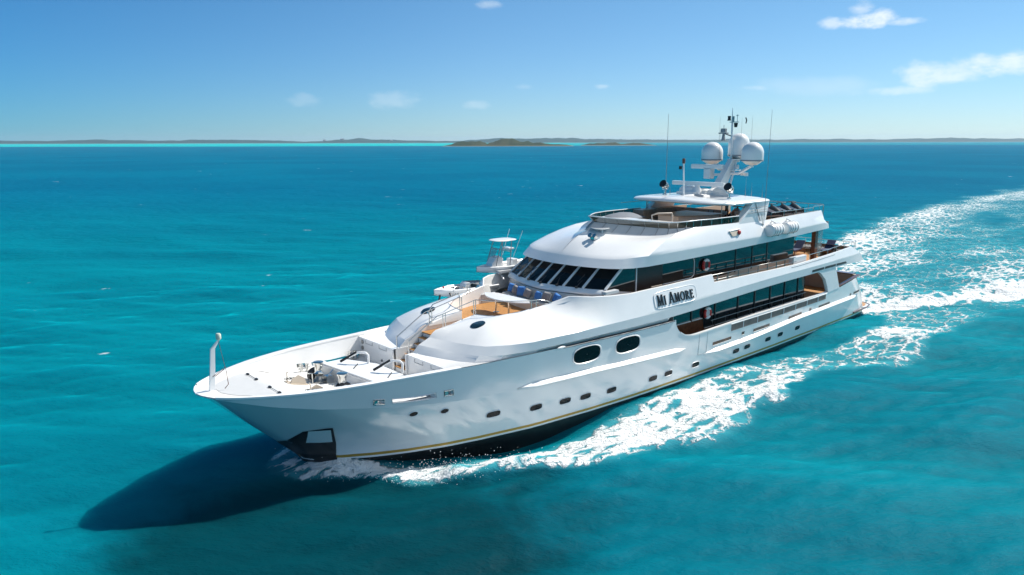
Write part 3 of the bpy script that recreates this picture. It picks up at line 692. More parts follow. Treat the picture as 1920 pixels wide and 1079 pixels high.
# triangular side panes and house side
HX0, HX1, HY = 31.05, 11.6, 3.42
hz0 = lambda x: float(ip(x, [(11,4.95),(32,4.9)])); hzt = lambda x: float(ip(x, [(8,7.35),(13,7.22),(19,7.1),(22.8,7.0),(31,6.98)]))
mb = MB(); xs = np.linspace(HX1, 28.45, 18)
mb.grid([[(x,HY,hz0(x)) for x in xs], [(x,HY,5.42 if x > 19 else 5.55) for x in xs]]).mirror()
mb.add([(HX1,-HY,4.95),(HX1,HY,4.95),(HX1,HY,7.3),(HX1,-HY,7.3)], [(0,1,2,3)])
mb.build('upper_house_wall', 'cream', YACHT)
mb = MB(); mb.grid([[(x,HY+.01,5.42 if x > 19 else 5.55) for x in xs], [(x,HY+.01,hzt(x)+.05) for x in xs]]).mirror()
uw = mb.build('upper_side_glass', 'glass', YACHT)
for side in (1,-1):
    mb = MB(); mb.add([(31.1,side*3.62,5.98),(28.45,side*3.46,5.5),(28.45,side*3.46,7.03),(29.55,side*3.48,7.03)], [(0,1,2,3)]); mb.build('side_pane', 'glass', YACHT)
    mb = MB(); mb.add([(31.15,side*3.63,4.8),(28.45,side*3.47,4.9),(28.45,side*3.47,5.52),(31.15,side*3.63,6.0)], [(0,1,2,3)]); mb.bx(28.38,28.46,side*3.40,side*3.50,4.9,7.03); mb.build('door_panel', 'white', YACHT)
    mb = MB(); mb.bx(26.1,28.38,side*3.425,side*3.44,5.0,7.0); mb.build('doorway', 'black', YACHT)
    for x in (18.8,16.9,15.1,23.1): 
        mb = MB(); mb.bx(x-.05,x+.05,side*3.41,side*3.46,5.45,hzt(x)); mb.build('window_post', 'black', uw)
    mb = MB()
    for seg in ([(26.05,5.62),(23.4,5.66),(23.15,5.8),(23.15,6.6),(23.3,6.9)],): mb.tube([(x,side*3.45,z) for x,z in seg], .03, 6)
    mb.build('window_trim', 'white', uw)
# inner dark core keeps daylight out of the rooms
# ------------------------------------------------------------------ bridge-deck roof (brow)
rk = [(0,31.15),(.7,31.1),(1.4,31.0),(2.1,30.85),(2.8,30.62),(3.3,30.35)]
rx = [28.3,26.3,24.3,22,20,18,16,14,12,10,8.4,7.5]
yroof = [(7,3.8),(8,3.88),(12,4.02),(16,4.12),(20,4.16),(28.3,4.13)]
zrl = [(7,7.34),(8.3,7.3),(13,7.2),(19,7.1),(22.8,7.0),(27,6.95),(31,6.97)]
lipl = [(x,y,6.97) for y,x in rk] + [(30.0,3.68,6.97),(29.3,3.98,6.96)] + [(x,float(ip(x,yroof)),float(ip(x,zrl))) for x in rx]
zrc = [(7,7.8),(8,7.78),(12,7.68),(16,7.6),(20,7.58),(24,7.55),(28,7.52)]
lipc = [(30.66,0,7.42),(30.62,.7,7.42),(30.5,1.38,7.41),(30.33,2.05,7.40),(30.12,2.72,7.40),(29.87,3.2,7.42),(29.5,3.6,7.45),(28.95,3.93,7.49)] + [(x,float(ip(x,yroof))+.03,float(ip(x,zrc))) for x in rx]
apr = [(28.58,0,8.52),(28.15,.5,8.46),(27.6,.98,8.40),(27.0,1.5,8.33),(26.4,2.05,8.27),(25.8,2.6,8.25),(25.2,3.0,8.28),(24.6,3.27,8.38),(24.1,3.45,8.52),(23.6,3.58,8.58),(23.0,3.66,8.6)] + [(x,float(ip(x,[(7,3.5),(8,3.6),(12,3.72),(16,3.8),(22,3.74)])),float(ip(x,[(7,8.0),(8.39,8.62),(12,8.58),(16,8.5),(19,8.56),(22,8.6)]))) for x in rx[3:]]
und = [(p[0]-.35, p[1]*.93, p[2]-.01) for p in lipl]
lipl, lipc, apr, und = map(np.array, (lipl, lipc, apr, und))
apr[-1] = (8.35, 3.55, 8.0); lipc[-1] = (7.55, 3.8, 7.62); 
cb = np.array([.16,.16,.16,.17,.19,.22,.24,.24]+[.20,.15,.11,.08]+[.04]*(len(rx)-4))
def rrow(t):
    r = lipc+(apr-lipc)*t; r[:,2] += cb*math.sin(math.pi*t); r[:,1] += .12*cb*math.sin(math.pi*t); return r
lc2 = lipc+(lipl-lipc)*.1
mb = MB(); mb.grid([[tuple(p) for p in r] for r in (und, lipl, lc2, lipc, rrow(.1), rrow(.25), rrow(.45), rrow(.65), rrow(.85), apr)]).mirror(); mb.build('bridge_roof', 'white', YACHT, smooth=32)
mb = MB(); n_ = len(und); mb.grid([[tuple(p) for p in und], [(p[0], p[1]*.5, p[2]-.002) for p in und], [(p[0],0,p[2]-.003) for p in und]]).mirror(); mb.build('soffit', 'white', YACHT, smooth=40)
# apron under the sun-deck windscreen
wsb = [(27.96,0,8.95),(27.5,.5,8.88),(26.95,.95,8.80),(26.4,1.42,8.73),(25.85,1.95,8.66),(25.3,2.45,8.60),(24.9,2.85,8.57),(24.5,3.12,8.57),(24.0,3.35,8.59),(23.5,3.5,8.6),(22.9,3.6,8.61)]
mb = MB(); ap2 = [tuple(p) for p in apr[:11]]
mid = [tuple(.5*(np.array(a)+np.array(b))+np.array((0,0,-.02))) for a,b in zip(ap2,wsb)]
mb.grid([ap2, mid, wsb]).mirror(); apo = mb.build('windscreen_apron', 'lgrey', YACHT, smooth=40)
for i in range(0,10,1):
    for side in ((1,-1) if i else (1,)):
        mb = MB(); mb.tube([(p[0],p[1]*side,p[2]+.012) for p in (ap2[i],mid[i],wsb[i])], .012, 4); mb.build('apron_seam', 'seam', apo)
# tinted windscreen and its rail, running aft along the sun deck
ws_path = wsb + [(x,float(ip(x,[(16,3.8),(22,3.7)])),8.6) for x in (22,21,20,19.2)]
wst = [(p[0]+.42*max(0,1-i/9), p[1]*(1+.03*(i<9)), p[2]+.36) for i,p in enumerate(ws_path)]
mb = MB(); mb.grid([ws_path, wst]).mirror(); wso = mb.build('sundeck_windscreen', 'greenglass', YACHT, smooth=40)
mb = MB(); mb.tube([(p[0],-p[1],p[2]) for p in wst[::-1]]+[tuple(p) for p in wst[1:]], .03, 8); mb.build('windscreen_rail', 'white', wso, smooth=60)
for i in range(0,len(wst)):
    for side in ((1,-1) if i else (1,)):
        mb = MB(); mb.tube([(a[0]-.02,a[1]*side,a[2]) for a in (ws_path[i],wst[i])], .018, 5); mb.build('windscreen_post', 'steel', wso)
# sun deck floor, inner bulwark, furniture
mb = MB(); mb.add([(27.5,0,8.05),(25.5,2.3,8.05),(24,3.1,8.05),(22,3.5,8.05),(16,3.7,8.05),(8.5,3.4,8.05),(8.5,-3.4,8.05),(16,-3.7,8.05),(22,-3.5,8.05),(24,-3.1,8.05),(25.5,-2.3,8.05)], [tuple(range(11))]); mb.build('sundeck_floor', 'teak', YACHT)
mb = MB(); inb = [(p[0]-.1,p[1]-.1,p[2]) for p in ws_path[:11]] + [(x,float(ip(x,[(8.4,3.45),(12,3.62),(16,3.7),(22,3.64)])),float(ip(x,[(8.39,8.62),(12,8.58),(16,8.5),(19,8.56),(22,8.6)]))) for x in (22,20,18,16,14,12,10,8.6)]
top2 = wsb + [tuple(p) for p in apr[11:18]] + [tuple(apr[18])]
mb.grid([[(p[0],p[1]+.09,p[2]+.01) for p in inb], inb, [(p[0],p[1]-.02,8.0) for p in inb]]).mirror(); mb.build('sundeck_bulwark', 'cream', YACHT, smooth=40)
# forward sun pad and helm console cover
mb = MB(); mb.prism([(27.3,-.2,8.1),(26.2,1.5,8.1),(24.6,2.6,8.1),(23.6,2.6,8.1),(23.6,-2.6,8.1),(24.6,-2.6,8.1),(26.2,-1.5,8.1)], (0,0,.72)); mb.build('sun_pad', 'white', YACHT, bevel=.08)
mb = MB(); rows=[]
for x, w, z in ((24.5,.75,8.85),(23.9,1.0,9.0),(23.2,1.05,9.06),(22.5,1.0,9.0),(21.9,.85,8.8)): rows.append([(x,-1.9+w*t,8.7+(z-8.7)*math.cos(t*1.4)) for t in np.linspace(-1,1,9)])
mb.grid(rows); mb.build('console_cover', 'grey_cloth', YACHT, smooth=60)
mb = MB(); mb.prism([(21.9,-.2,8.07),(21.9,1.3,8.07),(20.2,2.2,8.07),(18.9,2.2,8.07),(18.9,-.2,8.07)], (0,0,.86)); bar = mb.build('bar_counter', 'cream', YACHT, bevel=.02)
mb = MB(); mb.prism([(22.1,-.4,8.93),(22.1,1.45,8.93),(20.25,2.4,8.93),(18.7,2.4,8.93),(18.7,-.4,8.93)], (0,0,.06)); mb.build('counter_top', 'stone', bar, bevel=.015)
mb = MB(); mb.bx(18.0,21.6,-2.4,-1.6,8.07,9.1); mb.build('wet_bar', 'stone', YACHT, bevel=.04)
mb = MB(); mb.tube([(22.9,1.6,8.1),(22.9,1.6,9.1),(22.8,1.5,9.2),(23.5,1.0,9.2),(23.8,.8,9.1),(23.75,.8,8.7)], .05, 8); mb.build('shower_arm', 'cream', YACHT, smooth=60)
mb = MB(); mb.bx(16.9,17.0,-2.9,1.6,8.07,9.0); mb.bx(15.1,16.9,-3.0,-2.9,8.07,9.0); mb.build('divider_panel', 'cream', YACHT)
mb = MB(); mb.bx(16.95,17.12,1.45,1.6,8.05,9.4); mb.build('divider_post', 'wood', YACHT, bevel=.01)
# hardtop
hp = [(21.5,0),(21.45,1.2),(21.25,2.2),(20.8,3.05),(20.1,3.55),(19.2,3.75),(17.8,3.8),(16.6,3.8),(15.7,3.75),(15.45,3.3),(15.5,1.6),(15.5,0)]
def hrow(k, z, cam_): return [(18.5+(x-18.5)*k, y*k, z+cam_*(1-(y/3.8)**2)) for x,y in hp]
mb = MB(); mb.grid([hrow(.0,9.58,.1), hrow(.9,9.56,.1), hrow(.99,9.62,.1), hrow(1.0,9.70,.1), hrow(.975,9.79,.1), hrow(.9,9.84,.12), hrow(.5,9.88,.14), hrow(0,9.89,.14)]).mirror(); mb.build('hardtop', 'white', YACHT, smooth=35)
for side in (1,-1):
    o1 = [(19.4,3.82,8.4),(16.2,3.82,8.4),(15.62,3.68,9.75),(17.5,3.68,9.72),(17.9,3.72,9.45)]
    mb = MB(); A = [Vector((x,side*y,z)) for x,y,z in o1]; B_ = [Vector((x+.05,side*(y-.42),z)) for x,y,z in o1]
    mb.add(A+B_, [(0,1,2,3,4),(9,8,7,6,5)] + [(i,(i+1)%5,5+(i+1)%5,5+i) for i in range(5)]); ar = mb.build('hardtop_arch', 'white', YACHT, bevel=.03)
    mb = MB()
    for z in (9.05,9.2,9.36): mb.tube([(18.3-(z-9)*1.3+.1,side*3.80,z),(16.05,side*3.80,z)], .013, 4)
    mb.tube([(16.9,side*3.85,8.5),(17.4,side*3.72,9.72)], .02, 5)
    mb.build('arch_groove', 'seam', ar)
    mb = MB(); mb.obox((17.3,side*3.39,9.05), 1.6,.03,.9); mb.build('arch_lining', 'cream', ar)
    mb = MB(); mb.tube([(19.6,side*2.8,8.05),(19.6,side*2.8,9.6)], .03, 8); mb.build('hardtop_pole', 'dsteel', YACHT, smooth=60)
mb = MB(); mb.tube([(20.0,-2.6,8.05),(20.0,-2.6,9.6)], .03, 8); mb.build('hardtop_pole', 'dsteel', YACHT, smooth=60)
# sun-deck aft rails
def rail_run(pts, zlo, name, r=.022, mid=True, post_every=1, mt='steel', hoop=False):
    mb = MB(); mb.tube(pts, r, 8)
    for i in range(0, len(pts), post_every): mb.tube([(pts[i][0],pts[i][1],zlo),(pts[i][0],pts[i][1],pts[i][2])], r*.85, 6)
    if mid: mb.tube([(p[0],p[1],.5*(p[2]+zlo)) for p in pts], r*.6, 6)
    return mb.build(name, mt, YACHT, smooth=60)
for side in (1,-1):
    rail_run([(x,side*3.62,8.88) for x in (15.2,13.6,12,10.6,9.6)], 8.5, 'sundeck_rail', mid=False)
    rail_run([(x,side*3.55,8.95) for x in (9.4,8.6,7.95)], 7.85, 'sundeck_rail', mid=True)
rail_run([(7.9,y,9.0) for y in (3.5,2.4,1.2,0,-1.2,-2.4,-3.5)], 7.9, 'sundeck_rail', mid=True, mt='dsteel')
mb = MB(); mb.tube([(21.5,-3.55,9.45),(15.6,-3.55,9.45)], .02, 6); mb.build('awning_rail', 'steel', YACHT, smooth=60)
mb = MB(); mb.add([(8.9,-3.5,7.96),(8.9,3.5,7.96),(7.5,3.6,7.8),(7.2,0,7.8),(7.5,-3.6,7.8)], [(0,1,2,3,4)]); mb.add([(8.4,-3.7,7.3),(8.4,3.7,7.3),(7.5,3.7,7.36),(7.2,0,7.36),(7.5,-3.7,7.36)], [(4,3,2,1,0)]); mb.grid([[(7.52,3.82,7.34),(7.2,0,7.34),(7.52,-3.82,7.34)],[(7.55,3.8,7.8),(7.25,0,7.8),(7.55,-3.8,7.8)]]); mb.build('roof_end', 'white', YACHT)

# ------------------------------------------------------------------ gear on the hardtop
def whip(x, y, z0, z1, r=.024, lean=0, name='whip_antenna'):
    mb = MB(); mb.tube([(x,y,z0),(x,y,z0+.35)], r*1.9, 6); mb.tube([(x,y,z0+.3),(x-lean*.5,y,(z0+z1)/2),(x-lean,y,z1)], [r,r*.8,r*.45], 6); return mb.build(name, 'grey', YACHT, smooth=60)
whip(17.8,-2.75,9.8,15.15); whip(16.6,3.92,7.6,15.25,.02,.15)
whip(15.97,2.16,9.85,11.1,.012); whip(15.4,2.25,9.85,10.75,.01); whip(15.9,3.3,9.8,10.7,.01); whip(19.0,-1.5,9.9,10.7,.01)
mb = MB(); mb.tube([(16.9,3.92,8.95),(16.6,3.95,7.62)], .02, 6); mb.build('antenna_brace', 'dsteel', YACHT, smooth=60)
def searchlight(x, y):
    mb = MB(); mb.lathe([(.14,9.85),(.14,9.92),(.07,9.96),(.06,10.2)], 14, (x,y,0)); mb.tube([(x-.05,y-.26,10.5),(x-.05,y-.24,10.25),(x,y,10.18),(x-.05,y+.24,10.25),(x-.05,y+.26,10.5)], .035, 6); s = mb.build('searchlight', 'steel', YACHT, smooth=40)
    rt = Matrix.Rotation(R(62),3,'Y') 
    mb = MB(); mb.lathe([(.05,-.3),(.17,-.26),(.22,-.1),(.24,.2),(.25,.24)], 18, (x,y,10.5), rt); mb.build('lamp_housing', 'steel', s, smooth=40)
    mb = MB(); mb.lathe([(.25,.22),(.26,.28),(.22,.29),(0,.29)], 18, (x,y,10.5), rt); mb.build('lamp_face', 'black', s, smooth=40)
searchlight(18.3,2.45); searchlight(18.3,-2.45)
mb = MB(); mb.tube([(19.6,0,9.95),(19.75,0,12.0)], [.06,.045], 8); pm = mb.build('signal_mast', 'white', YACHT, smooth=60)
mb = MB(); mb.lathe([(.08,12.0),(.1,12.02),(.1,12.28),(.06,12.33),(0,12.33)], 12, (19.75,0,0)); mb.build('mast_light', 'wood', pm, smooth=40)
mb = MB(); mb.obox((19.86,-.14,11.75),.14,.16,.2); mb.build('horn', 'black', pm, bevel=.01)
# covered raft on the hardtop and radar pedestal
mb = MB()
for k in range(6): mb.ell((16.9+.1*math.sin(k*2.3),.35+(k-2.5)*.27,10.08+.04*math.cos(k*1.7)),.62,.36,.30-.025*abs(k-2.5),14,8)
mb.ell((16.9,.35,9.98),.75,1.2,.2,18,8); mb.tube([(17.6,.3,9.9),(17.1,.4,10.38),(16.6,.4,10.4)], .022, 5); mb.build('covered_raft', 'cover', YACHT, smooth=80)
mb = MB(); mb.ell((17.4,-1.1,10.15),.55,.62,.34,16,9,pw=.55); mb.build('equipment_pod', 'dome', YACHT, smooth=60)
mb = MB(); mb.obox((18.0,-.9,10.05),.5,1.3,.2); mb.build('equipment_tray', 'dome', YACHT, bevel=.04)
# main mast, raked, with arms, domes and radars
mb = MB()
def mrow(c_, a, b): return [(c_[0]+a,c_[1]-b,c_[2]),(c_[0]+a,c_[1]+b,c_[2]),(c_[0]-a,c_[1]+b,c_[2]),(c_[0]-a,c_[1]-b,c_[2])]
mr = [mrow((16.1,0,9.9),.55,.28), mrow((14.35,0,12.0),.32,.18), mrow((14.2,0,12.2),.3,.17)]
mb.grid(mr, True); mb.add(mr[-1], [(0,1,2,3)]); mast = mb.build('mast', 'white', YACHT, bevel=.02)
mb = MB(); mb.tube([(14.9,-.32,10.4),(14.2,-.3,12.1)], .07, 8); mb.tube([(14.9,.32,10.4),(14.2,.3,12.1)], .07, 8); mb.bx(13.9,14.75,-.5,.5,11.42,11.48); mb.build('mast_brace', 'white', mast, smooth=60)
for k_, (a_, b_, c_) in enumerate([(14.6,-.5,11.55),(14.3,.45,11.55),(13.75,-.25,12.3),(14.0,.28,12.3)]):
    mb = MB(); mb.lathe([(.09,0),(.11,.03),(.11,.2),(.05,.28),(0,.29)], 12, (a_, b_, c_)); mb.build('mast_fitting', 'dome', mast, smooth=40)
def dome(x, y, z, r, h, band=True):
    prof = [(r*.45,z-.28),(r*.92,z-.02),(r*1.0,z)] ; mb = MB()
    mb.lathe([(.12,z-.42),(.12,z-.28),(r*.5,z-.26),(r*.98,z)], 26, (x,y,0)); d = mb.build('radome', 'dome', YACHT, smooth=50)
    cyl = h-r
    mb = MB(); mb.lathe([(r*.99,z+.001),(r,z+.1),(r,z+cyl)]+[(r*math.cos(a),z+cyl+r*math.sin(a)) for a in np.linspace(.12,math.pi/2-.01,10)], 26, (x,y,0)); mb.build('dome_shell', 'dome', d, smooth=50)
    mb = MB(); mb.lathe([(r*1.0,z-.02),(r*1.015,z-.02),(r*1.015,z+.07),(r*1.0,z+.07)], 26, (x,y,0)); mb.build('dome_band', 'grey', d)
    return d
dome(14.35,-1.53,12.1,.72,1.22); dome(14.35,1.53,12.1,.72,1.22); dome(13.55,0,12.4,.70,1.5)
mb = MB()
mb.tube([(14.9,-.1,11.2),(15.4,-.8,11.15),(15.5,-1.0,11.15)], .09, 6); mb.tube([(14.7,.1,11.25),(14.55,.7,11.25),(14.4,1.5,11.75)], .11, 6); mb.tube([(14.6,-.1,11.5),(14.4,-.9,11.5),(14.35,-1.53,11.8)], .1, 6)
mb.bx(13.2,14.35,-.32,.32,12.12,12.2); mb.tube([(13.9,.6,11.1),(13.9,.6,11.3)], .14, 10); mb.tube([(14.0,.95,11.08),(14.0,.95,11.3)], .13, 10); mb.build('mast_arm', 'white', mast, smooth=40)
mb = MB(); mb.obox((15.5,-.95,11.22),.55,.5,.66); rd = mb.build('radar', 'dome', YACHT, bevel=.05)
mb = MB(); mb.obox((15.55,-1.1,11.70),.30,2.3,.30,Matrix.Rotation(R(4),3,'Z')); mb.build('scanner_bar', 'dome', rd, bevel=.06)
mb = MB(); mb.lathe([(.13,11.5),(.13,11.58)], 12, (15.5,-1.0,0)); mb.build('scanner_shaft', 'grey', rd)
mb = MB(); mb.lathe([(.3,9.9),(.28,10.3),(.2,10.42),(.14,10.55)], 16, (17.6,-.4,0)); rd2 = mb.build('radar', 'dome', YACHT, smooth=40)
mb = MB(); mb.obox((17.6,-.35,10.66),.24,4.1,.26,Matrix.Rotation(R(-3),3,'Z')); mb.build('scanner_bar', 'dome', rd2, bevel=.05)
# mast top: pole, lamps, horns
mb = MB(); mb.tube([(14.2,-.1,12.2),(14.35,-.1,14.6),(14.4,-.1,15.55)], [.09,.06,.015], 8); tp = mb.build('top_pole', 'white', mast, smooth=60)
mb = MB(); mb.obox((14.35,.05,14.62),.2,.6,.05); mb.tube([(14.4,.3,14.6),(14.4,.3,15.1)], .02, 6); mb.obox((14.4,.3,15.05),.05,.16,.04); mb.tube([(14.35,-.02,14.65),(14.35,-.02,15.0)], .07, 8); mb.build('light_bracket', 'dsteel', tp)
mb = MB(); mb.lathe([(.0,14.28),(.1,14.28),(.14,14.56),(0,14.57)], 10, (14.38,.2,0)); mb.lathe([(.0,14.72),(.14,14.72),(.1,14.82),(.11,15.02),(0,15.03)], 10, (14.38,-.32,0)); mb.build('top_lamp', 'black', tp, smooth=40)
mb = MB(); mb.obox((14.5,-.62,13.9),.3,.6,.08); mb.obox((14.5,-.62,14.08),.2,.36,.26); mb.tube([(14.5,-.62,14.2),(14.5,-.62,14.45)], .02, 5); mb.lathe([(.16,13.4),(.12,13.55),(.08,13.86)], 10, (14.5,-.62,0)); mb.tube([(14.5,-.62,13.9),(14.25,-.15,13.7)], .05, 6); mb.build('camera_pod', 'grey', mast, bevel=.01)
for (x,y,z0,z1) in [(13.9,.35,12.2,14.9),(13.6,.95,11.9,15.0),(14.4,-1.0,12.2,15.0),(14.6,-.8,11.5,14.1)]: whip(x,y,z0,z1,.012)
mb = MB(); mb.tube([(13.4,.35,14.55),(13.5,.45,14.75),(13.7,.5,14.9)], .04, 6); mb.build('wind_vane', 'black', mast)
# roof searchlight and dish ahead of the windscreen
mb = MB(); mb.lathe([(.09,8.0),(.08,8.25)], 10, (27.95,.35,0)); rs = mb.build('roof_light', 'steel', YACHT, smooth=40)
mb = MB(); mb.lathe([(0,8.5),(.3,8.52),(.52,8.6),(.52,8.62),(0,8.6)], 20, (28.05,.55,.05)); mb.lathe([(.04,8.2),(.04,8.55)], 8, (28.1,.75,0)); mb.build('dish', 'dome', rs, smooth=40)
mb = MB(); mb.obox((28.9,.95,8.22),.5,.3,.14); mb.lathe([(.1,0),(.13,.22)], 12, (29.0,.8,8.28), Matrix.Rotation(R(60),3,'Y')); mb.lathe([(.1,0),(.13,.22)], 12, (29.0,1.12,8.28), Matrix.Rotation(R(60),3,'Y')); mb.build('twin_horn', 'steel', rs, smooth=40)

# ------------------------------------------------------------------ belt details: notches, slots, name
for side in (1,-1):
    mb = MB()
    for dz in (.12,.40): mb.tube([(x,side*(belt_y(x,5.5+dz)-.05),5.47+dz+.02*(22.8-x)/9) for x in np.linspace(13.15,22.8,12)], .028, 6)
    for x in np.linspace(13.6,22.4,9): mb.tube([(x,side*(belt_y(x,5.6)-.05),5.45),(x,side*(belt_y(x,5.6)-.05),5.9)], .03, 6)
    mb.build('belt_rail', 'dsteel', YACHT, smooth=60)
    mb = MB(); mb.grid([[(x,side*(belt_y(x,5.4)-.2),z) for x in np.linspace(13.1,22.8,6)] for z in (4.95,5.46)]); mb.build('walkway_screen', 'cream', YACHT)
    for a, b in ((9.35,11.15),(7.45,9.2),(5.5,7.3)):
        mb = MB(); mb.grid([[(x,side*(float(ip(x,HT))+.064+d),float(ip(x,zlow))+.17+v) for x in np.linspace(a,b,4)] for v,d in ((-.06,-.03),(-.06,.012),(.1,.012),(.1,-.03))]); mb.build('belt_slot', 'black', YACHT)
    mb = MB(); mb.tube([(x,side*(belt_y(x,NOTCH(x)-.12)+.005),NOTCH(x)-.12) for x in np.linspace(7.5,14.0,8)], .016, 5); mb.build('belt_groove', 'seam', YACHT)
    mb = MB(); mb.obox((27.3,side*3.98,5.78),.9,.06,.05); mb.tube([(27.75,side*3.98,5.1),(27.75,side*3.98,5.82)], .03, 6); mb.tube([(26.85,side*3.98,5.1),(26.85,side*3.98,5.82)], .03, 6); mb.build('door_rail', 'cream', YACHT)
    mb = MB(); mb.obox((31.15,side*4.05,5.98),1.0,.3,.16); mb.build('wing_box', 'lgrey', YACHT, bevel=.02)
# stern closing of the belt
mb = MB(); last = [r[-1] for r in BROWS[2:]]
mb.grid([[tuple(p) for p in last], [(p[0]-.25,0,p[2]) for p in last], [(p[0],-p[1],p[2]) for p in last]]); 
mb.build('belt_end', 'white', YACHT, smooth=30)
# decks
mb = MB(); mb.add([(31.3,-4.0,4.92),(31.3,4.0,4.92),(22,4.5,4.92),(10,4.35,4.95),(3.0,4.0,5.0),(3.0,-4.0,5.0),(10,-4.35,4.95),(22,-4.5,4.92)], [tuple(range(8))]); mb.build('upper_deck', 'teak', YACHT)
mb = MB(); mb.add([(26.5,-4.6,4.2),(26.5,4.6,4.2),(22,4.62,4.35),(10,4.5,4.55),(2.6,4.2,4.55),(2.6,-4.2,4.55),(10,-4.5,4.55),(22,-4.62,4.35)], [tuple(range(8))]); mb.build('side_deck_ceiling', 'cream', YACHT)
mb = MB(); mb.add([(27,-4.5,1.95),(27,4.5,1.95),(10,4.4,1.98),(2.4,4.1,2.0),(2.4,-4.1,2.0),(10,-4.4,1.98)], [tuple(range(6))]); mb.build('main_deck', 'teak', YACHT)
mb = MB(); mb.bx(26.45,26.5,-4.55,4.55,1.95,4.2); mb.build('side_deck_bulkhead', 'cream', YACHT)
# main-deck house (saloon) wall and windows
mb = MB()
for side in (1,-1): mb.bx(10.2,26.45,side*3.66,side*3.7,1.95,4.5)
mb.bx(10.2,10.25,-3.7,3.7,1.95,4.5); mb.build('saloon_wall', 'wood', YACHT)
mb = MB()
for side in (1,-1):
    mb.add([(26.3,side*3.71,3.15),(22.4,side*3.71,3.15),(22.3,side*3.71,2.5),(10.6,side*3.71,2.62),(10.3,side*3.71,3.2),(10.9,side*3.71,4.35),(14,side*3.71,4.4),(22,side*3.71,4.3),(26.3,side*3.71,4.15)], [tuple(range(9))])
sg = mb.build('saloon_glass', 'glass', YACHT)
for side in (1,-1):
    for x in (23.6,21.2,18.7,16.75,14.85,13.0,11.2):
        mb = MB(); mb.bx(x-.05,x+.05,side*3.71,side*3.76,2.5 if x < 22.4 else 3.15,4.4); mb.build('window_post', 'black', sg)
    mb = MB(); mb.tube([(26.3,side*3.73,3.17),(22.5,side*3.73,3.17)], .03, 5); mb.tube([(22.2,side*3.73,2.52),(10.7,side*3.73,2.64)], .02, 5); mb.build('window_sill', 'white', sg)
    # bulwark lining, cap, notch with rail along the side deck
    xs = np.linspace(6.6,26.0,50)
    mb = MB(); mb.grid([[(x,side*(float(ip(x,HT))+.02),float(SZ(x))-.04) for x in xs],[(x,side*(float(ip(x,HT))+.02),float(SZ(x))+.03) for x in xs],[(x,side*(float(ip(x,HT))-.2),float(SZ(x))+.03) for x in xs],[(x,side*(float(ip(x,HT))-.2),1.95) for x in xs]]); mb.build('side_bulwark_cap', 'white', YACHT, smooth=30)
    mb = MB(); rows = []
    for x in np.linspace(8.5,20.9,14): rows.append([(x,side*(hull_y(x,2.5)+.012),2.3+.03*(20.9-x)/3),(x,side*(hull_y(x,2.6)+.012),2.72+.006*(20.9-x))])
    mb.grid(rows); nt_ = mb.build('bulwark_notch', 'notch', YACHT)
    mb = MB(); mb.tube([(x,side*(hull_y(x,2.7)+.03),2.74+.006*(20.9-x)) for x in np.linspace(8.4,21.0,14)], .03, 6)
    for x in np.linspace(9.8,19.6,7): mb.tube([(x,side*(hull_y(x,2.4)+.03),2.3+.03*(20.9-x)/3),(x,side*(hull_y(x,2.7)+.03),2.76)], .03, 6)
    mb.build('notch_rail', 'white', nt_, smooth=60)
    mb = MB(); mb.tube([(x,side*4.0,z) for x,z in ((22.0,3.0),(10.5,3.1))], .02, 6)
    for x in np.linspace(11,21.8,9): mb.tube([(x,side*4.0,2.0),(x,side*4.0,3.05)], .02, 6)
    mb.build('side_deck_rail', 'dsteel', YACHT, smooth=60)
    # aft quarter panel joining bulwark and belt
    o = [(8.25,2.87),(8.45,3.3),(8.9,3.9),(9.6,4.35),(10.1,4.56),(7.3,4.56),(7.0,4.1),(6.35,2.93)]
    mb = MB(); mb.add([(x,side*(float(ip(x,HT))+.03),z) for x,z in o]+[(x,side*(float(ip(x,HT))-.2),z) for x,z in o], [tuple(range(8)),tuple(range(15,7,-1))]+[(i,(i+1)%8,8+(i+1)%8,8+i) for i in range(8)]); mb.build('quarter_panel', 'white', YACHT, bevel=.02)
    # cockpit bulwark cap and lining aft
    xs = np.linspace(2.35,6.6,10)
    mb = MB(); mb.grid([[(x,side*(float(ip(x,HT))*.985+.03),float(SZ(x))) for x in xs],[(x,side*(float(ip(x,HT))*.985+.03),float(SZ(x))+.06) for x in xs],[(x,side*(float(ip(x,HT))-.3),float(SZ(x))+.06) for x in xs],[(x,side*(float(ip(x,HT))-.3),2.0) for x in xs]]); mb.build('cockpit_coaming', 'wood', YACHT, smooth=30)
    mb = MB(); mb.obox((25.2,side*(hull_y(25,2.0)+.006),2.2),.7,.02,.9); 
mb = MB(); mb.bx(2.35,2.6,-3.9,3.9,2.0,3.36); mb.build('transom_lining', 'cream', YACHT)
mb = MB(); mb.bx(2.05,2.65,-3.7,3.7,3.36,3.42); mb.build('transom_cap', 'wood', YACHT, bevel=.015)
mb = MB(); mb.bx(22.9,23.0,4.69,4.70,1.0,1.2)
# boarding gate seams on the port and starboard shell
for side in (1,-1):
    mb = MB(); 
    for x in (24.15,23.35): mb.tube([(x,side*(hull_y(x,z)+.004),z) for z in (1.45,2.0,2.68)], .008, 4)
    mb.tube([(x,side*(hull_y(x,1.45)+.004),1.45) for x in (23.35,23.8,24.15)], .008, 4); mb.build('gate_seam', 'seam', YACHT)
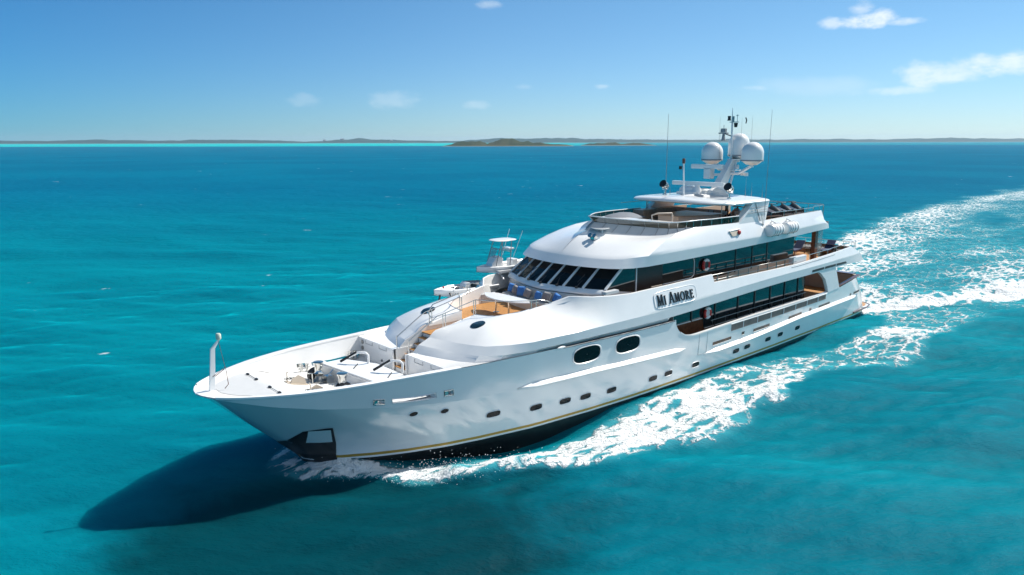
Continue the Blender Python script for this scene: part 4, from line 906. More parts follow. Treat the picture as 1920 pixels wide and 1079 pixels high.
# aft deck rails and pillar
rail_run([(3.3,y,5.92) for y in (3.9,3.1,2.1,1.1,.1,-.9,-1.9,-2.9,-3.9)], 5.0, 'stern_rail', mid=True, mt='dsteel')
for side in (1,-1):
    rail_run([(x,side*(belt_y(x,5.7)-.08),NOTCH(x)+.36) for x in (11.2,9.8,8.4,7.0,5.6,4.3,3.6)], 5.4, 'aft_rail', mid=False, mt='steel')
    mb = MB(); mb.bx(11.3,13.2,side*3.95,side*4.25,4.95,5.85); mb.build('bulwark_locker', 'white', YACHT, bevel=.06)
    mb = MB(); mb.bx(8.1,8.5,side*3.1,side*3.4,4.95,7.35); mb.build('aft_pillar', 'wood', YACHT, bevel=.03)
    mb = MB(); mb.prism([(7.3,side*3.3,5.3),(7.95,side*3.3,5.3),(7.95,side*3.3,7.3),(7.2,side*3.3,7.3)], (0,-side*.06,0)); mb.build('wind_screen', 'clear', YACHT, bevel=.02)
mb = MB(); mb.bx(9.4,11.6,-3.2,-3.0,5.0,5.75); mb.bx(11.0,11.6,1.2,3.0,5.0,5.45); mb.build('deck_locker', 'cream', YACHT, bevel=.03)
# navigation light recess
for side in (1,-1):
    ysd = lambda x, z: float(ip(x,yroof))+.03-.35*(z-7.58)/1.0
    mb = MB(); P4 = [(20.55,8.14),(19.55,8.20),(19.4,8.05),(19.6,7.88),(20.4,7.86)]
    mb.add([(x,side*(ysd(x,z)+.05),z) for x,z in P4], [(0,1,2,3,4)]); nl = mb.build('light_recess', 'cream', YACHT)
    mb = MB(); mb.ell((19.65,side*(ysd(19.65,8.03)+.08),8.03),.16,.08,.14); mb.build('navigation_light', 'red' if side > 0 else 'greenglass', nl, smooth=60)
    mb = MB(); mb.tube([(20.6,side*(ysd(20.6,8.16)+.03),8.17),(19.5,side*(ysd(19.5,8.22)+.06),8.23)], .04, 6); mb.build('recess_hood', 'white', nl, smooth=60)

# yacht name in raised serif letters on an oval plate
def glyph(ch):
    """polygons in a unit-high cell (u right, v up) and the advance width"""
    def st(x0,y0,x1,y1,w): return [(x0-w/2,y0),(x0+w/2,y0),(x1+w/2,y1),(x1-w/2,y1)]
    def bar(x0,x1,y0,y1): return [(x0,y0),(x1,y0),(x1,y1),(x0,y1)]
    def ring(cx,cy,rx,ry,tx,ty,a0=0,a1=360,n=20):
        o = []
        for k in range(n):
            a, b = R(a0+(a1-a0)*k/n), R(a0+(a1-a0)*(k+1)/n)
            o.append([(cx+rx*math.cos(a),cy+ry*math.sin(a)),(cx+rx*math.cos(b),cy+ry*math.sin(b)),(cx+(rx-tx)*math.cos(b),cy+(ry-ty)*math.sin(b)),(cx+(rx-tx)*math.cos(a),cy+(ry-ty)*math.sin(a))])
        return o
    if ch == 'M': return [st(.12,0,.18,1,.08),st(.2,1,.52,.02,.17),st(.52,.02,.86,1,.08),st(.9,1,.94,0,.17),bar(-.02,.26,0,.06),bar(.8,1.1,0,.06),bar(.04,.24,.94,1),bar(.82,1.04,.94,1)], 1.18
    if ch == 'I': return [st(.18,0,.18,1,.18),bar(.02,.34,0,.06),bar(.02,.34,.94,1)], .46
    if ch == 'A': return [st(.1,0,.46,1,.08),st(.48,1,.82,0,.18),bar(.22,.72,.3,.37),bar(-.04,.26,0,.06),bar(.66,1.0,0,.06)], 1.0
    if ch == 'O': return ring(.5,.5,.5,.53,.17,.08), 1.08
    if ch == 'R': return [st(.18,0,.18,1,.18),bar(.02,.36,0,.06),bar(.02,.3,.94,1),st(.42,.48,.84,0,.17),bar(.74,.98,0,.05)]+ring(.3,.72,.42,.28,.16,.07,-90,90,12), .98
    if ch == 'E': return [st(.18,0,.18,1,.18),bar(.02,.74,0,.07),bar(.02,.7,.93,1),bar(.2,.56,.48,.55),bar(.68,.74,0,.24),bar(.64,.7,.78,1),bar(.52,.57,.4,.63)], .84
    return [], .42
def name_pt(u, v, d):       # u metres aft from x=27.75, v up from z=4.93
    x = 28.1-u; z = 4.90+v+.012*u; return (x, belt_y(x, z)+d, z)
letters = []; u = 0.0
for ch, sc in (('M',.56),('I',.47),(' ',.42),('A',.58),('M',.47),('O',.47),('R',.47),('E',.47)):
    polys, w = glyph(ch); wsx = 0.80; mb = MB()
    for pl in polys:
        a = [name_pt(u+px_*sc*wsx, py_*sc, .025) for px_,py_ in pl]; b = [name_pt(u+px_*sc*wsx, py_*sc, .075) for px_,py_ in pl]; n = len(pl)
        mb.add(a+b, [tuple(range(n)),tuple(range(2*n-1,n-1,-1))]+[(i,(i+1)%n,n+(i+1)%n,n+i) for i in range(n)])
    if polys: letters.append(mb)
    u += w*sc*wsx+.045
NAME_W = u
plate = []
for k in range(40):
    a = 2*math.pi*k/40; c_, s_ = math.cos(a), math.sin(a); pw = .35
    plate.append((NAME_W/2+math.copysign(abs(c_)**pw,c_)*(NAME_W/2+.22), .27+math.copysign(abs(s_)**pw,s_)*.43))
mb2 = MB(); n = 40; a = [name_pt(u_,v_,-.02) for u_,v_ in plate]; b = [name_pt(u_,v_,.022) for u_,v_ in plate]
mb2.add(a+b, [tuple(range(2*n-1,n-1,-1))]+[(i,(i+1)%n,n+(i+1)%n,n+i) for i in range(n)]); npl = mb2.build('name_plate', 'white', YACHT)
mb2 = MB(); mb2.tube([name_pt(u_,v_,.02) for u_,v_ in plate], .016, 6, closed=True); mb2.build('plate_rim', 'white', npl, smooth=60)
for mb in letters: mb.build('letter', 'black', npl)

# ================================================================== THINGS STANDING ON THE YACHT
# dining table
t = empty('dining_table', 'white curved dining table on steel legs in front of the settee', 'table', loc=(34.5,0,4.72))
mb = MB(); fr = crv([(-.42,-1.15),(-.1,-1.62),(.1,-1.66),(.55,-.95),(.72,0),(.55,.95),(.1,1.66),(-.1,1.62),(-.42,1.15)], 34)
mb.prism([(a,b,.78) for a,b in fr], (0,0,.06)); mb.build('tabletop', 'white', t, bevel=.012)
for y in (-.55,.45):
    mb = MB(); mb.lathe([(.17,0),(.17,.03),(.05,.06),(.05,.76),(.12,.78)], 14, (.25,y,0)); mb.build('leg', 'steel', t, smooth=40)
def cushion(name, y, m, s, label, tilt=18, dx=0, rz=0):
    mb = MB(); rows = []
    for i, v in enumerate(np.linspace(-1,1,9)):
        for_ = []
        for u in np.linspace(-1,1,9):
            pin = 1-.16*(1-u*u)*abs(v)**2-.16*(1-v*v)*abs(u)**2
            for_.append((u*s*.5*(1-.1*(1-v*v)*abs(u)), v*s*.5*(1-.1*(1-u*u)*abs(v)), .13*s/.5*math.sqrt(max(0,(1-u**4)*(1-v**4)))))
        rows.append(for_)
    mb.grid(rows); top_ = list(mb.v); mb.grid([[(a,b,-c) for a,b,c in r] for r in rows])
    rot = Matrix.Rotation(R(rz),4,'Z') @ Matrix.Rotation(R(90-tilt),4,'Y') @ Matrix.Rotation(R(random.uniform(-14,14)),4,'Z')
    mb.xf(rot); o = mb.build(name, m, smooth=60); x = arc_row(y)+.62+dx; o.location = (x, y, 5.2+.5*s)
    tag(o, label, 'cushion', 'scatter cushions along the settee'); return o
for y, m, s, lab, rz in [(-2.05,'blue',.52,'blue scatter cushion at the starboard end of the settee',10),(-1.55,'taupe',.50,'grey cushion with pale corners beside the starboard end blue one',-8),
        (-.95,'blue',.56,'largest blue cushion leaning near the middle of the settee',6),(-.35,'taupe',.52,'plain dark grey cushion in the middle of the settee',0),
        (.45,'blue',.5,'blue cushion left of the striped grey cushion',-12),(1.0,'taupe',.54,'striped grey cushion between two blue ones near the port end',8),(1.6,'blue',.52,'blue cushion nearest the port arm of the settee',-6)]:
    cushion('cushion', y, m, s, lab, rz=rz)

# sun loungers on the aft upper deck
def lounger(x, y, rz, label):
    t = empty('sun_lounger', label, 'sun lounger', 'loungers on the aft upper deck', (x,y,5.0), R(rz))
    mb = MB(); mb.bx(-.95,1.0,-.33,-.27,.24,.32); mb.bx(-.95,1.0,.27,.33,.24,.32)
    for q_ in np.linspace(-.9,.95,9): mb.bx(q_-.04,q_+.04,-.3,.3,.31,.335)
    mb.build('frame', 'wood', t)
    for (a,b) in ((-.85,-.3),(-.85,.3),(.9,-.3),(.9,.3)):
        mb = MB(); mb.bx(a-.035,a+.035,b-.035,b+.035,0,.26); mb.build('leg', 'wood', t)
    mb = MB(); mb.bx(-.15,1.0,-.31,.31,.34,.43); mb.build('seat_pad', 'navy', t, bevel=.03)
    mb = MB(); mb.obox((-.52,0,.66), .92,.62,.09, Matrix.Rotation(R(40),3,'Y')); mb.build('back_pad', 'navy', t, bevel=.03)
    return t
lounger(6.3,.9,4,'wooden lounger with navy pads, forward of the dark pillar on the aft deck')
lounger(4.6,2.5,6,'wooden lounger with navy pads close to the aft stern rail by the pillar')
lounger(4.6,-1.3,2,'wooden lounger with navy pads on the starboard half of the aft deck')
t = empty('side_table', 'small dark side table between the navy loungers', 'table', loc=(4.9,1.6,5.0))
mb = MB(); mb.bx(-.25,.25,-.25,.25,.42,.46); mb.build('tabletop', 'black', t, bevel=.01)
mb = MB(); mb.bx(-.2,.2,-.2,.2,0,.42); mb.build('base', 'black', t)
# ensign at the stern
t = empty('ensign', 'red ensign drooping from a raked staff at the stern', 'flag', loc=(3.0,-1.0,5.3))
mb = MB(); mb.tube([(0,0,0),(-.9,0,2.6)], .025, 6); mb.build('flag_staff', 'wood', t, smooth=60)
mb = MB(); rows = []
for u in np.linspace(0,1,12): rows.append([(-.35-.5*v_-.75*u*.6-.15*v_, .10*math.sin(5*u+3*v_)*u+.0, 1.15+1.2*v_-.5*u) for v_ in np.linspace(0,1,8)])
mb.grid(rows); mb.build('flag_cloth', 'red', t, smooth=60)

# lifebuoys
def lifebuoy(x, y, z, inner, label):
    t = empty('lifebuoy', label, 'lifebuoy', 'lifebuoys hung on the deckhouse sides', (x,y,z))
    rt = Matrix.Rotation(R(90),4,'X')
    for k in range(8):
        mb = MB(); a0, a1 = math.pi*2*k/8, math.pi*2*(k+1)/8
        mb.tube([(.29*math.cos(a),.29*math.sin(a),0) for a in np.linspace(a0,a1,6)], .085, 10); mb.xf(rt); mb.build('ring_segment', 'white' if k in (1,2,5,6) else 'red', t, smooth=60)
    mb = MB(); mb.lathe([(.2,-.03),(.2,.02),(0,.03)], 18); mb.xf(rt); mb.build('bracket', inner, t, smooth=40)
    mb = MB(); mb.obox((0,0,.03),.2,.26,.1); mb.xf(rt); mb.build('light_float', 'yellow' if inner != 'lgrey' else 'lgrey', t, bevel=.03)
lifebuoy(22.1,3.55,6.28,'black','red and white lifebuoy with a yellow float on the upper deck glass')
lifebuoy(22.15,3.85,3.45,'lgrey','red and white lifebuoy hung on the lower saloon windows')

# liferaft canisters on the sun-deck side
def canister(x, label):
    t = empty('liferaft_canister', label, 'liferaft', 'liferaft canisters on the port rail', (x,4.32,7.92))
    rt = Matrix.Rotation(R(90),4,'Y')
    mb = MB(); mb.lathe([(0,-.68),(.3,-.67),(.36,-.62),(.38,-.55),(.38,.55),(.36,.62),(.3,.67),(0,.68)], 24); mb.xf(rt); mb.build('shell', 'dome', t, smooth=40)
    for d in (-.42,-.08,.25,.5):
        mb = MB(); mb.lathe([(.381,d-.03),(.392,d-.03),(.392,d+.03),(.381,d+.03)], 24); mb.xf(rt); mb.build('strap', 'grey', t)
    mb = MB(); mb.bx(-.5,.5,-.45,-.05,-.42,-.36); mb.bx(-.45,-.35,-.5,.1,-.42,-.3); mb.bx(.35,.45,-.5,.1,-.42,-.3); mb.tube([(-.3,-.1,.36),(-.3,-.4,.5),(-.3,-.5,.1)], .03, 6); mb.build('cradle', 'steel', t)
canister(15.95,'white barrel liferaft canister nearest the hardtop arch'); canister(14.05,'white barrel liferaft canister further aft along the rail')

# jet skis parked on the sun deck
def jetski(x, y, rz, label, body='black', cover=False):
    t = empty('jet_ski', label, 'jet ski', 'jet skis parked on the sun deck', (x,y,8.06), R(rz))
    xs = np.linspace(-1.5,1.6,13); rows = []
    for q_ in xs:
        w = .56*(1-max(0,(q_-.3)/1.35)**2.2) if q_ > .3 else .56; w = max(w,.03); k = .25+.18*max(0,q_-.4)
        rows.append([(q_,-w*.2,.12+max(0,q_-.6)*.22),(q_,-w*.9,k),(q_,-w,k+.1),(q_,-w*.86,k+.2),(q_,0,k+.26+.1*max(0,q_)),(q_,w*.86,k+.2),(q_,w,k+.1),(q_,w*.9,k),(q_,w*.2,.12+max(0,q_-.6)*.22)])
    mb = MB(); mb.grid(rows, True); mb.add(rows[0], [tuple(range(9))]); mb.build('hull', body, t, smooth=45)
    mb = MB(); mb.grid([[(p[0],p[1]*1.01,p[2]+.005) for p in r[1:3]] for r in rows]); mb.grid([[(p[0],p[1]*1.01,p[2]+.005) for p in r[6:8]] for r in rows]); mb.build('bumper_stripe', 'lgrey', t)
    rows = [[(a,w*math.sin(b),z0+(z1-z0)*math.cos(b)) for b in np.linspace(-1.57,1.57,9)] for a,w,z0,z1 in ((-1.4,.2,.5,.72),(-.9,.24,.5,.86),(-.2,.22,.5,.84),(.1,.24,.5,.95),(.35,.34,.5,1.1),(.75,.36,.5,.98),(1.2,.28,.55,.8),(1.52,.08,.6,.66))]
    mb = MB(); mb.grid(rows); mb.build('seat_hood', 'black' if not cover else 'black', t, smooth=60)
    for s in (1,-1):
        mb = MB(); mb.grid([[(a,s*(w+.012)*math.sin(b),z0+(z1-z0)*math.cos(b)+.012) for b in (.9,1.25)] for a,w,z0,z1 in ((-.2,.22,.5,.84),(.35,.34,.5,1.1),(.75,.36,.5,.98),(1.2,.28,.55,.8))]); mb.build('decal', 'dome', t)
    mb = MB(); mb.tube([(.1,-.38,1.12),(.2,-.1,1.16),(.2,.1,1.16),(.1,.38,1.12)], .03, 6); mb.tube([(.3,0,1.0),(.2,0,1.16)], .06, 6); mb.build('handlebar', 'rubber', t, smooth=60)
    mb = MB(); mb.bx(-1.1,-.9,-.4,.4,0,.2); mb.bx(.6,.8,-.4,.4,0,.22); mb.bx(-1.1,.8,-.3,-.24,0,.06); mb.bx(-1.1,.8,.24,.3,0,.06); mb.build('chock', 'steel', t)
    return t
jetski(15.9,1.7,12,'black and silver jet ski parked beside the hardtop arch')
jetski(12.6,2.0,62,'black jet ski lying across the aft sun deck nearest the arch')
jetski(11.2,2.0,62,'middle black jet ski of the row on the aft sun deck')
jetski(9.8,2.0,62,'aftmost black jet ski by the sun deck stern rail')

# bar stools and deck chairs by the counter
for k, (x, y, lab) in enumerate([(18.2,1.0,'dark seated bar chair at the middle of the sun deck counter'),(18.3,2.1,'dark seated bar chair at the port end of the sun deck counter'),(17.6,2.7,'bar chair standing nearest the port windscreen on the sun deck')]):
    t = empty('bar_chair', lab, 'chair', 'bar chairs on the sun deck', (x,y,8.06), R(20*k))
    mb = MB(); mb.bx(-.22,.22,-.22,.22,.58,.64); mb.build('seat', 'black', t, bevel=.02)
    for a in (-.19,.19):
        for b in (-.19,.19):
            mb = MB(); mb.tube([(a,b,0),(a*.95,b,.58)] if a > 0 else [(a,b,0),(a,b,.6),(a*1.15,b,1.0)], .018, 5); mb.build('leg', 'wood', t)
    mb = MB(); mb.bx(-.24,-.21,-.2,.2,.78,1.0); mb.build('backrest', 'sofa', t, bevel=.01)

# tenders stowed on the starboard side
def boat_hull(L, B, H, n=15, tip=.25):
    rows_o = []
    for s in np.linspace(0,1,n):
        x = -L/2+L*s; w = B/2*(1-max(0,(s-.45)/.55)**2.6); w = max(w,.02); sh = H*(1+tip*max(0,s-.4)**1.5)
        rows_o.append([(x+.35*max(0,s-.8)*L*.2,0,.0+H*.55*max(0,(s-.7)/.3)**2),(x,w*.55,H*.12+H*.45*max(0,(s-.7)/.3)**2),(x,w*.9,H*.5+.2*H*max(0,(s-.7)/.3)**2),(x,w,sh),(x,w*.86,sh+.04),(x,w*.78,sh-.02)])
    return rows_o
t = empty('tender', 'small open tender with a beige cockpit overhanging the starboard bow side', 'boat', 'tenders stowed on the starboard side', (33.6,-4.75,4.86), R(-2))
rows = boat_hull(4.0,1.6,.42)
mb = MB(); mb.grid(rows).mirror(); mb.add(rows[0]+[(a,-b,c) for a,b,c in rows[0][::-1]], [tuple(range(12))]); mb.build('hull', 'white', t, smooth=45)
mb = MB(); fl = [(r[5][0],r[5][1],.24) for r in rows]; mb.grid([[r[5] for r in rows], fl, [(a,0,c) for a,b,c in fl]]).mirror(); mb.build('cockpit', 'sofa', t, smooth=40)
mb = MB(); fd = [r for r in rows if r[0][0] > .75]; mb.grid([[(r[5][0],r[5][1]*v_,r[5][2]+.07*(1-v_*v_)) for v_ in (-1,-.6,-.2,.2,.6,1)] for r in fd]); mb.build('foredeck', 'white', t, smooth=50)
mb = MB(); mb.prism([(-.35,-.25,.24),(.2,-.25,.24),(.05,-.25,.62),(-.1,-.25,.72),(-.3,-.25,.66)], (0,.5,0)); mb.build('console', 'dome', t, bevel=.03)
mb = MB(); mb.add([(-1.5,-.62,.52),(-.4,-.66,.6),(-.4,.66,.6),(-1.5,.62,.52)], [(0,1,2,3)]); mb.build('cockpit_cover', 'taupe', t, solid=.03)
mb = MB(); mb.ell((1.5,.18,.62),.06,.06,.06); mb.build('bow_light', 'red', t, smooth=60)
mb = MB(); mb.tube([(1.3,.5,.3),(1.3,.9,-.15),(1.3,1.3,-.3)], .05, 6); mb.tube([(1.75,.2,.2),(1.95,.3,-.25),(1.7,.5,-.5)], .06, 6); mb.tube([(-1.2,.6,.2),(-1.2,1.0,-.2)], .05, 6); mb.build('cradle_arm', 'black', t, smooth=60)
t = empty('tender', 'white fishing tender with a T-top and rod holders behind the starboard wing', 'boat', 'tenders stowed on the starboard side', (30.1,-4.75,5.82), R(-1))
rows = boat_hull(5.0,1.7,.40)
mb = MB(); mb.grid(rows).mirror(); mb.add(rows[0]+[(a,-b,c) for a,b,c in rows[0][::-1]], [tuple(range(12))]); mb.build('hull', 'white', t, smooth=45)
mb = MB(); fl = [(r[5][0],r[5][1],.25) for r in rows]; mb.grid([[r[5] for r in rows], fl, [(a,0,c) for a,b,c in fl]]).mirror(); mb.build('cockpit', 'white', t, smooth=40)
mb = MB(); fd = [r for r in rows if r[0][0] > .9]; mb.grid([[(r[5][0],r[5][1]*v_,r[5][2]+.06*(1-v_*v_)) for v_ in (-1,-.6,-.2,.2,.6,1)] for r in fd]); mb.build('foredeck', 'lgrey', t, smooth=50)
mb = MB(); mb.prism([(-.2,-.3,.25),(.7,-.3,.25),(.62,-.3,.6),(.35,-.3,.9),(.05,-.3,1.0),(-.2,-.3,.85)], (0,.6,0)); mb.build('console', 'white', t, bevel=.04)
mb = MB(); mb.add([(.45,-.3,.95),(.45,.3,.95),(.2,.28,1.5),(.2,-.28,1.5)], [(0,1,2,3)]); mb.build('windshield', 'clear', t, solid=.02)
mb = MB()
for s in (1,-1):
    mb.tube([(.5,s*.45,.35),(.15,s*.4,1.4),(-.05,s*.4,1.86)], .026, 6); mb.tube([(-.6,s*.45,.35),(-.72,s*.4,1.4),(-.75,s*.4,1.86)], .026, 6); mb.tube([(.1,s*.4,1.4),(-.75,s*.4,1.2)], .02, 6)
mb.tube([(-.72,-.42,1.3),(-.72,.42,1.3)], .024, 6); mb.build('t_top_frame', 'grey', t, smooth=60)
mb = MB(); mb.ell((-.42,0,1.9),.8,.6,.05,20,7,pw=.6); mb.build('t_top_roof', 'white', t, smooth=60)
for s in (1,-1):
    mb = MB(); mb.tube([(-.8,s*.5,.9),(-1.45,s*.6,2.4)], .016, 5); mb.build('outrigger', 'dome', t)
mb = MB(); mb.bx(-1.35,-.95,-.3,.3,.26,.72); mb.build('leaning_post', 'white', t, bevel=.05)
mb = MB(); mb.obox((-.85,0,1.36),.4,.6,.1); mb.build('electronics_box', 'white', t, bevel=.03)
mb = MB(); mb.bx(-2.8,-2.45,-.22,.22,.0,.85); mb.build('outboard_motor', 'white', t, bevel=.1)
for ch in [o_ for o_ in bpy.data.objects if o_.parent == t and o_.name.split('.')[0] in ('console','windshield','t_top_frame','t_top_roof','outrigger','leaning_post','electronics_box')]: ch.location.x += .95
mb = MB(); mb.tube([(1.2,.4,.2),(1.2,.9,-.3)], .05, 6); mb.tube([(-1.4,.4,.2),(-1.4,.9,-.3)], .05, 6); mb.build('cradle_arm', 'dome', t, smooth=60)
HAZE = .00006
WATER_A, WATER_B = (.0,.140,.188), (.0,.112,.160)
WATER_C, WATER_D = (.0,.082,.160), (.0,.100,.182)
WATER_E = (.0,.31,.33)
# ================================================================== THE SEA
def axis(lo, hi, step, far, ratio=1.055):
    a = list(np.arange(lo, hi+step*.5, step)); s = step; x = hi
    while x < far: s *= ratio; x += s; a.append(x)
    s = step; x = lo
    while x > -far: s *= ratio; x -= s; a.insert(0, x)
    return np.array(a)
ax = axis(-62, 64, .22, 14000); ay = axis(-42, 30, .22, 14000)
X, Y = np.meshgrid(ax, ay, indexing='ij')
def spacing(a): d = np.gradient(a); return d
SP = np.maximum.outer(spacing(ax), spacing(ay))
Zw = np.zeros_like(X)
wdir = R(48+10)                              # wind sea running from the stern quarter
for k in range(64):
    lam = float(np.exp(RNG.uniform(math.log(.9), math.log(16)))); th = wdir+RNG.normal(0, .5); kk = 2*math.pi/lam
    amp = .0062*lam**.78*RNG.uniform(.5,1.4); ph = RNG.uniform(0, 6.28)
    fade = np.clip(lam/(2.6*SP)-.6, 0, 1)
    arg = kk*(X*math.cos(th)+Y*math.sin(th))+ph
    Zw += amp*fade*(np.cos(arg)+.22*np.cos(2*arg))
def vnoise(x, y, s, seed):
    r = np.random.default_rng(seed); n = 256; g = r.random((n, n)); u = x/s; v = y/s
    i = np.floor(u).astype(int); j = np.floor(v).astype(int); fu = u-i; fv = v-j; fu = fu*fu*(3-2*fu); fv = fv*fv*(3-2*fv)
    a = g[i%n, j%n]; b = g[(i+1)%n, j%n]; c_ = g[i%n, (j+1)%n]; d = g[(i+1)%n, (j+1)%n]
    return (a*(1-fu)+b*fu)*(1-fv)+(c_*(1-fu)+d*fu)*fv
def fbm(x, y, s, seed, o=4):
    v = 0; w = 0; a = 1.0
    for k in range(o): v = v+a*vnoise(x+37*k, y-19*k, s/2**k, seed+k); w += a; a *= .55
    return v/w
AYs = np.abs(Y)
hy = np.interp(X, [-1,0,3,10,16,25,30,33,36,39,41,43,44.5,45.4,45.9], [0,3.9,4.15,4.4,4.5,4.55,4.5,4.4,4.1,3.55,3.1,2.3,1.5,.7,0], left=0, right=0)
wob = (fbm(X, Y, 5.0, 5)-.5)
# outer edge of the side wash, lobed
ye = np.interp(X, [-60,-10,0,8,12.5,15,17,22,24.2,26,28,31.7,34,36.9,38.4,39.4,41.2,43.7,44.6,45.8,46.8,47.8], [34,13.2,11.2,11.5,11.8,10.2,9.4,9.4,10.8,9.8,10.3,10.8,9.6,9.9,8.8,7.5,6.4,5.2,3.6,2.5,1.6,.4])
ye = ye+wob*2.2
gap = np.interp(X, [-5,0,4,12,16,20,26,31,35,38,40,42,44,46,48], [0,1.0,2.2,2.0,.9,.4,.2,.3,.8,1.3,1.0,.6,.1,-.2,-.4])
t_ = (AYs-hy-gap)/np.maximum(.5, ye-hy-gap)
prof = smoothstep(-.05,.14,t_)*(1-smoothstep(.78,1.06,t_))
dens = np.interp(X, [-30,-6,2,6,12,15,18,22,26,30,34,37,40,42.5,43.8,45,46.5,48], [.4,.62,.62,.62,.7,.7,.85,1.02,1.14,1.12,1.06,1.05,1.2,1.25,1.15,.85,.6,.0])
patch = fbm(X, Y, 7.0, 21, 3)
side = prof*dens*np.clip(.55+1.1*(patch-.2),.3,1.25)
side = side*(X > -40)
# wake astern
wk_w = np.interp(-X, [-2,0,4,12,25,45,70,110,200,400], [3.2,4.2,5.5,9.5,14,20,26,31,38,50])
cen = 0.0
u_ = AYs/np.maximum(wk_w,.1)
wake = (X < 1.5)*(1-smoothstep(.8,1.08,u_+wob*.25))
edge = np.exp(-((u_-.82)/.22)**2)
wden = np.interp(-X, [-2,0,6,15,30,60,100,160,300,600], [1.05,1.2,1.08,.92,.74,.6,.52,.47,.28,.05])
streak = fbm(X*.35, Y, 5.0, 77, 4)
wake = wake*wden*np.clip(.38+.6*edge+1.25*(streak-.25),.1,1.5)
D = np.maximum(side, wake)
# wash and wake heights
lump = fbm(X, Y, 1.3, 31, 4)-.5
bow = .42*np.exp(-((X-44.6)/1.6)**2)*np.exp(-np.maximum(0,AYs-hy)/1.6)
trough = -.68*np.exp(-((X-38.2)/4.2)**2)*np.exp(-np.maximum(0,AYs-hy)/1.8)
ridge = .38*np.exp(-((AYs-ye+1.2)/1.3)**2)*np.interp(X, [-20,5,20,34,42,46], [0,.25,.6,1,1,0])
roost = .35*np.exp(-((X+9)/6)**2)*np.exp(-(Y/4)**2)
Zw = Zw+bow+trough+ridge+roost+D*lump*(.34+.45*np.exp(-((X-42.5)/3.2)**2))*(SP < 1.2)
inside = (AYs < hy-.5)&(X > .3)&(X < 45.5)
Zw = np.where(inside, np.minimum(Zw, -.25), Zw)
Zw = np.where(SP > 30, 0, Zw)
nx_, ny_ = X.shape
me = bpy.data.meshes.new('sea'); nv = nx_*ny_
me.vertices.add(nv); me.vertices.foreach_set('co', np.stack([X, Y, Zw], -1).astype(np.float32).ravel())
idx = np.arange(nv).reshape(nx_, ny_)
quads = np.stack([idx[:-1,:-1], idx[1:,:-1], idx[1:,1:], idx[:-1,1:]], -1).reshape(-1,4)
nf = len(quads); me.loops.add(nf*4); me.loops.foreach_set('vertex_index', quads.ravel().astype(np.int32))
me.polygons.add(nf); me.polygons.foreach_set('loop_start', np.arange(0,nf*4,4,dtype=np.int32)); me.polygons.foreach_set('use_smooth', np.ones(nf,dtype=bool))
me.update(calc_edges=True)
at = me.attributes.new('foam', 'FLOAT', 'POINT'); at.data.foreach_set('value', D.astype(np.float32).ravel())
sea = bpy.data.objects.new('water', me); C.objects.link(sea); tag(sea, kind='structure')

wm_ = bpy.data.materials.new('sea_water'); wm_.use_nodes = True; nt = wm_.node_tree; nt.nodes.clear()
def nn(t, **k):
    n = nt.nodes.new(t)
    for a, b in k.items(): setattr(n, a, b)
    return n
def lk(a, b): nt.links.new(a, b)
def mth(op, a, b=None, c=None, clamp=False):
    n = nn('ShaderNodeMath', operation=op, use_clamp=clamp)
    for i, v in enumerate((a,b,c)):
        if v is None: continue
        if isinstance(v, (int,float)): n.inputs[i].default_value = v
        else: lk(v, n.inputs[i])
    return n.outputs[0]
def sstep(v, a, b):
    n = nn('ShaderNodeMapRange', interpolation_type='SMOOTHSTEP'); lk(v, n.inputs[0])
    for i, q_ in ((1,a),(2,b)):
        if isinstance(q_, (int,float)): n.inputs[i].default_value = q_
        else: lk(q_, n.inputs[i])
    return n.outputs[0]
def mixc(f, a, b):
    n = nn('ShaderNodeMix', data_type='RGBA')
    for s_, v in (('Factor',f),('A',a),('B',b)):
        if isinstance(v, (int,float)): n.inputs[s_].default_value = v
        elif isinstance(v, tuple): n.inputs[s_].default_value = (*v,1)
        else: lk(v, n.inputs[s_])
    return n.outputs['Result']
geo = nn('ShaderNodeNewGeometry'); pos = geo.outputs['Position']
sp = nn('ShaderNodeSeparateXYZ'); lk(pos, sp.inputs[0])
def noise(scale, detail=4, rough=.5, dist=0.0, vec=None, rot=0, stretch=(1,1,1)):
    mp = nn('ShaderNodeMapping', vector_type='TEXTURE'); lk(vec or pos, mp.inputs['Vector']); mp.inputs['Rotation'].default_value = (0,0,rot); mp.inputs['Scale'].default_value = tuple(1/q_ for q_ in stretch)
    n = nn('ShaderNodeTexNoise'); lk(mp.outputs[0], n.inputs['Vector']); n.inputs['Scale'].default_value = scale; n.inputs['Detail'].default_value = detail; n.inputs['Roughness'].default_value = rough; n.inputs['Distortion'].default_value = dist
    return n.outputs['Fac']
# distance offshore (towards the far shore) drives the colour of the bank
off = mth('MULTIPLY', mth('ADD', mth('MULTIPLY', mth('SUBTRACT', sp.outputs['X'], 58.7), -.6634), mth('MULTIPLY', mth('SUBTRACT', sp.outputs['Y'], 27.7), -.7483)), 1.0)
big = noise(.012, 4, .55, 0, None, .7, (1,1,1)); mid_ = noise(.07, 4, .55, .3, None, .7, (1,.5,1))
near_c = mixc(sstep(mid_, .35, .68), WATER_A, WATER_B)
far_c = mixc(sstep(big, .35, .65), WATER_C, WATER_D)
col = mixc(sstep(off, 40.0, 210.0), near_c, far_c)
band = mth('ADD', off, mth('MULTIPLY', mth('SUBTRACT', noise(.0016, 4, .55, 0, None, .72, (1,.35,1)), .5), 2600.0))
lat0 = mth('DIVIDE', mth('ADD', mth('MULTIPLY', mth('SUBTRACT', sp.outputs['X'], 58.7), -.7483), mth('MULTIPLY', mth('SUBTRACT', sp.outputs['Y'], 27.7), .6634)), mth('MAXIMUM', off, 1.0))
bandf = mth('MULTIPLY', sstep(band, 1900.0, 2600.0), mth('SUBTRACT', 1.0, mth('MULTIPLY', sstep(lat0, -.02, .22), .72)))
